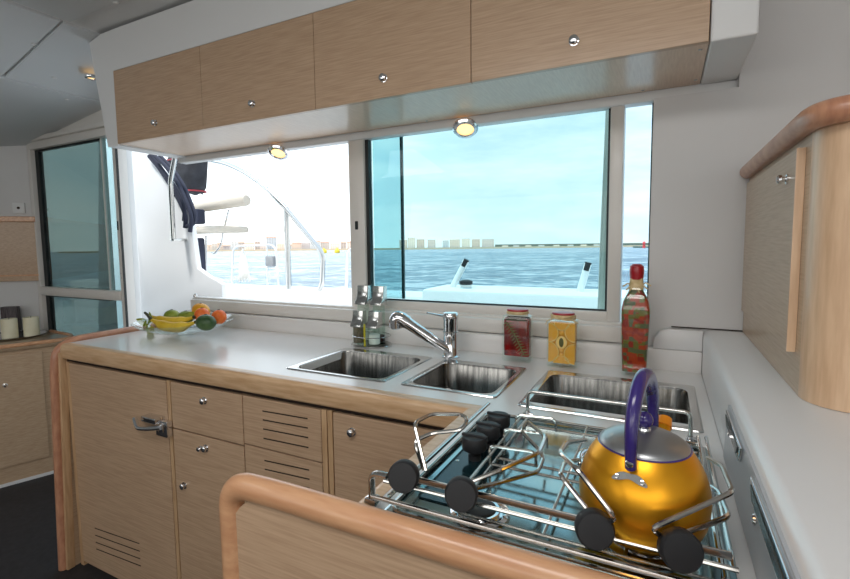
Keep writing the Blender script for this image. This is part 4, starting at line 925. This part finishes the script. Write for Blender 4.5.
# wire racks: three pan supports
def rack(x0, x1, y0, y1, z, feet=True):
    m = MB(); r = .0028
    m.tube(rrect(x0, x1, y0, y1, z, .012, 3), r, 8, True)
    o = m.build('pan_rack', 'wire', hob)
    m = MB()
    for (x_, y_) in ((x0, y0 + .03), (x1, y0 + .03), (x0, y1 - .03), (x1, y1 - .03)): m.tube([(x_, y_, z), (x_, y_, HZ + .002)], r, 6)
    m.build('rack_feet', 'wire', o); return o
ra = rack(-.283, .080, .655, 1.105, .9275)
def bar(p, q, par=ra, r=.0028): return MB().tube([p, q], r, 8).build('cross_wire', 'wire', par)
for y_ in (.83, .86): bar((-.283, y_, .9290), (.080, y_, .9290))
for y_ in (1.05,): bar((-.283, y_, .9290), (.080, y_, .9290))
for x_ in (-.145, -.035): bar((x_, .655, .9275), (x_, 1.105, .9275))
# upright wire hoops beside the control panel
for (y0, y1) in ((.83, .885), (.92, .975), (1.01, 1.065)):
    MB().tube(fil([(-.286, y0, HZ + .004), (-.286, y0, .965), (-.200, y0 + .01, .965), (-.200, y0 + .01, .937)], .012), .0028, 8).build('wire_hoop', 'wire', ra)
MB().tube(fil([(-.283, .67, .95), (-.283, 1.10, .95)], .01), .0028, 8).build('cross_wire', 'wire', ra)
for x_ in (.088, .074): MB().tube([(x_, .66, .945), (x_, 1.10, .945)], .0035, 8).build('side_rail_wire', 'wire', hob)
MB().tube([(-.395, .64, .934), (-.395, 1.14, .934)], .004, 8).build('side_rail_wire', 'wire', hob)
# rear fiddle rail
zr2 = .972; yr2 = 1.165; a = at(530, 394, Z=zr2); xa_, xb_ = -.300, .063
def fiddle(name, x0, x1, y_, z_, zb):
    m = MB(); m.tube(fil([(x0, y_, zb), (x0, y_, z_), (x1, y_, z_), (x1, y_, zb)], .015, 5), .0048, 10); return m.build(name, 'wire', hob)
rf_ = fiddle('rear_fiddle_rail', xa_, xb_, yr2, zr2, .904)
for x_ in (xa_, xb_):
    MB().lathe([(.009, 0), (.009, .012), (.006, .018)], (x_, yr2, .901), 16).build('rail_socket', 'chrome', rf_)
    MB().lathe([(0, 0), (.006, 0), (.007, .012), (.004, .016), (0, .016)], (x_ + .014, yr2, .912), 12, 'X').build('thumb_screw', 'chrome', rf_)
# front bar assembly
yf = .645
fb_ = MB(); fb_.tube(fil([(-.432, yf, .912), (-.432, yf, .965), (-.40, yf, .965)], .02, 5), .005, 10, flat=(1, 1.6)); fb_ = fb_.build('front_fiddle_bracket', 'steel_plain', hob)
MB().box(-.443, -.420, yf - .010, yf + .012, .902, .922, .004).build('bracket_clamp', 'chrome', fb_)
MB().box(-.40, .085, yf + .013, yf + .016, .957, .968, .001).build('front_flat_bar', 'steel_plain', hob)
MB().tube([(-.415, yf + .012, .948), (.092, yf + .012, .948)], .0035, 8).build('front_fiddle_rail', 'wire', hob)
MB().tube([(-.425, yf - .012, .930), (.092, yf - .012, .930)], .0042, 8).build('front_fiddle_rail', 'wire', hob)
# pot clamps
def clamp(px, py, lab, wires):
    z = .972; p = at(px, py, Y=yf - .014); c = Vector((p.x, yf + .004, p.z))
    k_ = MB(); ax = Vector((.30, -1, .25)).normalized(); k_.lathe([(.006, -.012), (.006, .004), (.012, .005), (.0225, .008), (.0248, .012), (.0248, .026), (.022, .030), (0, .031)], c, 30, ax); k_ = k_.build('clamp_knob', 'black', hob)
    k_['label'] = lab
    MB().tube([c - ax * .018, c + ax * .006], .005, 10).build('clamp_bolt', 'wire', k_)
    for w in wires:
        cl_ = len(w) > 3 and w[-1] == 'c'; pts = [at(a, b, Z=zz) for (a, b, zz) in (w[:-1] if cl_ else w)]
        MB().tube(fil(pts, .012, 4, cl_), .0036, 8, cl_).build('clamp_arm', 'wire', k_)
clamp(401, 478, 'black clamp knob at the far left of the front bar', [[(426, 471, .966), (414, 423, 1.03), (431, 414, 1.035), (462, 414, 1.035), (468, 420, 1.033), (462, 430, 1.022), (432, 433, 1.012), (414, 441, 1.005), (424, 470, .960)]])
clamp(458, 496, 'black clamp knob second from the left on the front bar', [[(470, 482, .972), (498, 471, .985), (539, 453, .992), (546, 437, .992), (527, 421, .992), (521, 431, .985), (541, 452, .970)], [(541, 452, .970), (543, 459, .965), (538, 472, .962), (498, 483, .960), (470, 490, .960)]])
clamp(590, 531, 'black clamp knob in front of the kettle, left one', [[(604, 522, .975), (616, 519, 1.0), (578, 470, 1.052), (560, 453, 1.05), (566, 443, 1.035), (586, 440, 1.01)], [(588, 510, .975), (560, 475, 1.01), (564, 463, 1.0), (578, 460, .99)]])
clamp(675, 552, 'black clamp knob in front of the kettle, right one', [[(662, 537, .975), (652, 528, 1.0), (733, 492, 1.02), (722, 466, 1.01), (708, 458, .99)], [(678, 535, .975), (729, 517, .99), (719, 492, .985), (711, 487, .98)]])

# ================================================================== KETTLE
kc = Vector((-.019, .738, .9315)); kt = thing('kettle', kc, 'golden whistling kettle with a steel lid and purple arched handle on the hob', 'kettle')
Rk = .0885
bp_ = [(0, .0), (.066, .0), (.072, .002), (.078, .007), (.0845, .020), (Rk - .001, .036), (Rk, .050), (.0868, .066), (.082, .082), (.0745, .097), (.066, .109), (.0615, .114)]
MB().lathe([(r_, z_ * 1.085) for r_, z_ in bp_], kc, 64).build('body', 'gold', kt, angle=60)
kc = kc + Vector((0, 0, .0097))
MB().lathe([(.0617, .1135), (.0632, .1150), (.062, .1162), (.060, .1162)], kc, 64).build('rim_ring', 'purple', kt)
lid = MB().lathe([(.061, .1158), (.0605, .118), (.053, .1235), (.041, .129), (.026, .1335), (.012, .136), (0, .1365)], kc, 64).build('lid', 'lidsteel', kt, angle=60)
MB().lathe([(.010, .135), (.009, .139), (.006, .141)], kc, 24).build('knob_collar', 'chrome', lid)
MB().ball(kc + Vector((0, 0, .150)), .0125).build('lid_knob', 'purple', lid)
# handle: arch in the plane pointing roughly at the camera
hdv = Vector((-.17, -.98, 0)).normalized(); 
def hp(s, z): return kc + hdv * s + Vector((0, 0, z))
hpts = fil([hp(.0735, .108), hp(.078, .145), hp(.068, .192), hp(.030, .219), hp(-.025, .207), hp(-.058, .170), hp(-.066, .112)], .05, 7)
nn = len(hpts); rad = [.0098 + .003 * math.sin(PI * min(1, i / (nn - 1))) for i in range(nn)]
MB().tube(hpts, .01, 14, radii=rad, flat=(.8, 1.15)).build('handle', 'purple', kt, angle=70)
br = MB(); a = hp(.0805, .083); 
side = Vector((.98, -.18, 0)).normalized(); nf = (hdv + Vector((0, 0, .55))).normalized(); upv = side.cross(nf); 
upv = upv if upv.z > 0 else -upv
bc = hp(.0765, .0955)
o2 = []
for t in [2 * PI * j / 32 for j in range(32)]:
    u_ = .0225 * math.cos(t); v_ = .0065 * math.sin(t) * (1 - .45 * math.exp(-(u_ / .008) ** 2)); o2.append(bc + side * u_ + upv * (v_ - .007 * (u_ / .0225) ** 2) + nf * (.0015 - .003 * (u_ / .0225) ** 2 * .8))
br.prism(o2, tuple(nf * .002)); bk = br.build('handle_bracket', 'steel_plain', kt)
for u_ in (-.016, .016): MB().lathe([(.0038, 0), (.003, .002), (0, .0026)], bc + side * u_ - upv * .0035 + nf * .002, 14, nf).build('rivet', 'chrome', bk)
MB().lathe([(.0055, 0), (.0045, .002), (0, .003)], hp(.0840, .116), 16, hdv).build('handle_rivet', 'chrome', kt)
# spout at the back with orange whistle cap
s0 = kc + Vector((.018, .066, .075)); s1 = kc + Vector((.026, .100, .108))
MB().tube([s0, (s0 + s1) / 2, s1], .012, 16, radii=[.020, .014, .011]).build('spout', 'gold', kt)
MB().tube([s1, s1 + (s1 - s0).normalized() * .016], .0125, 16, radii=[.0125, .010]).build('whistle_cap', 'orange_plastic', kt)
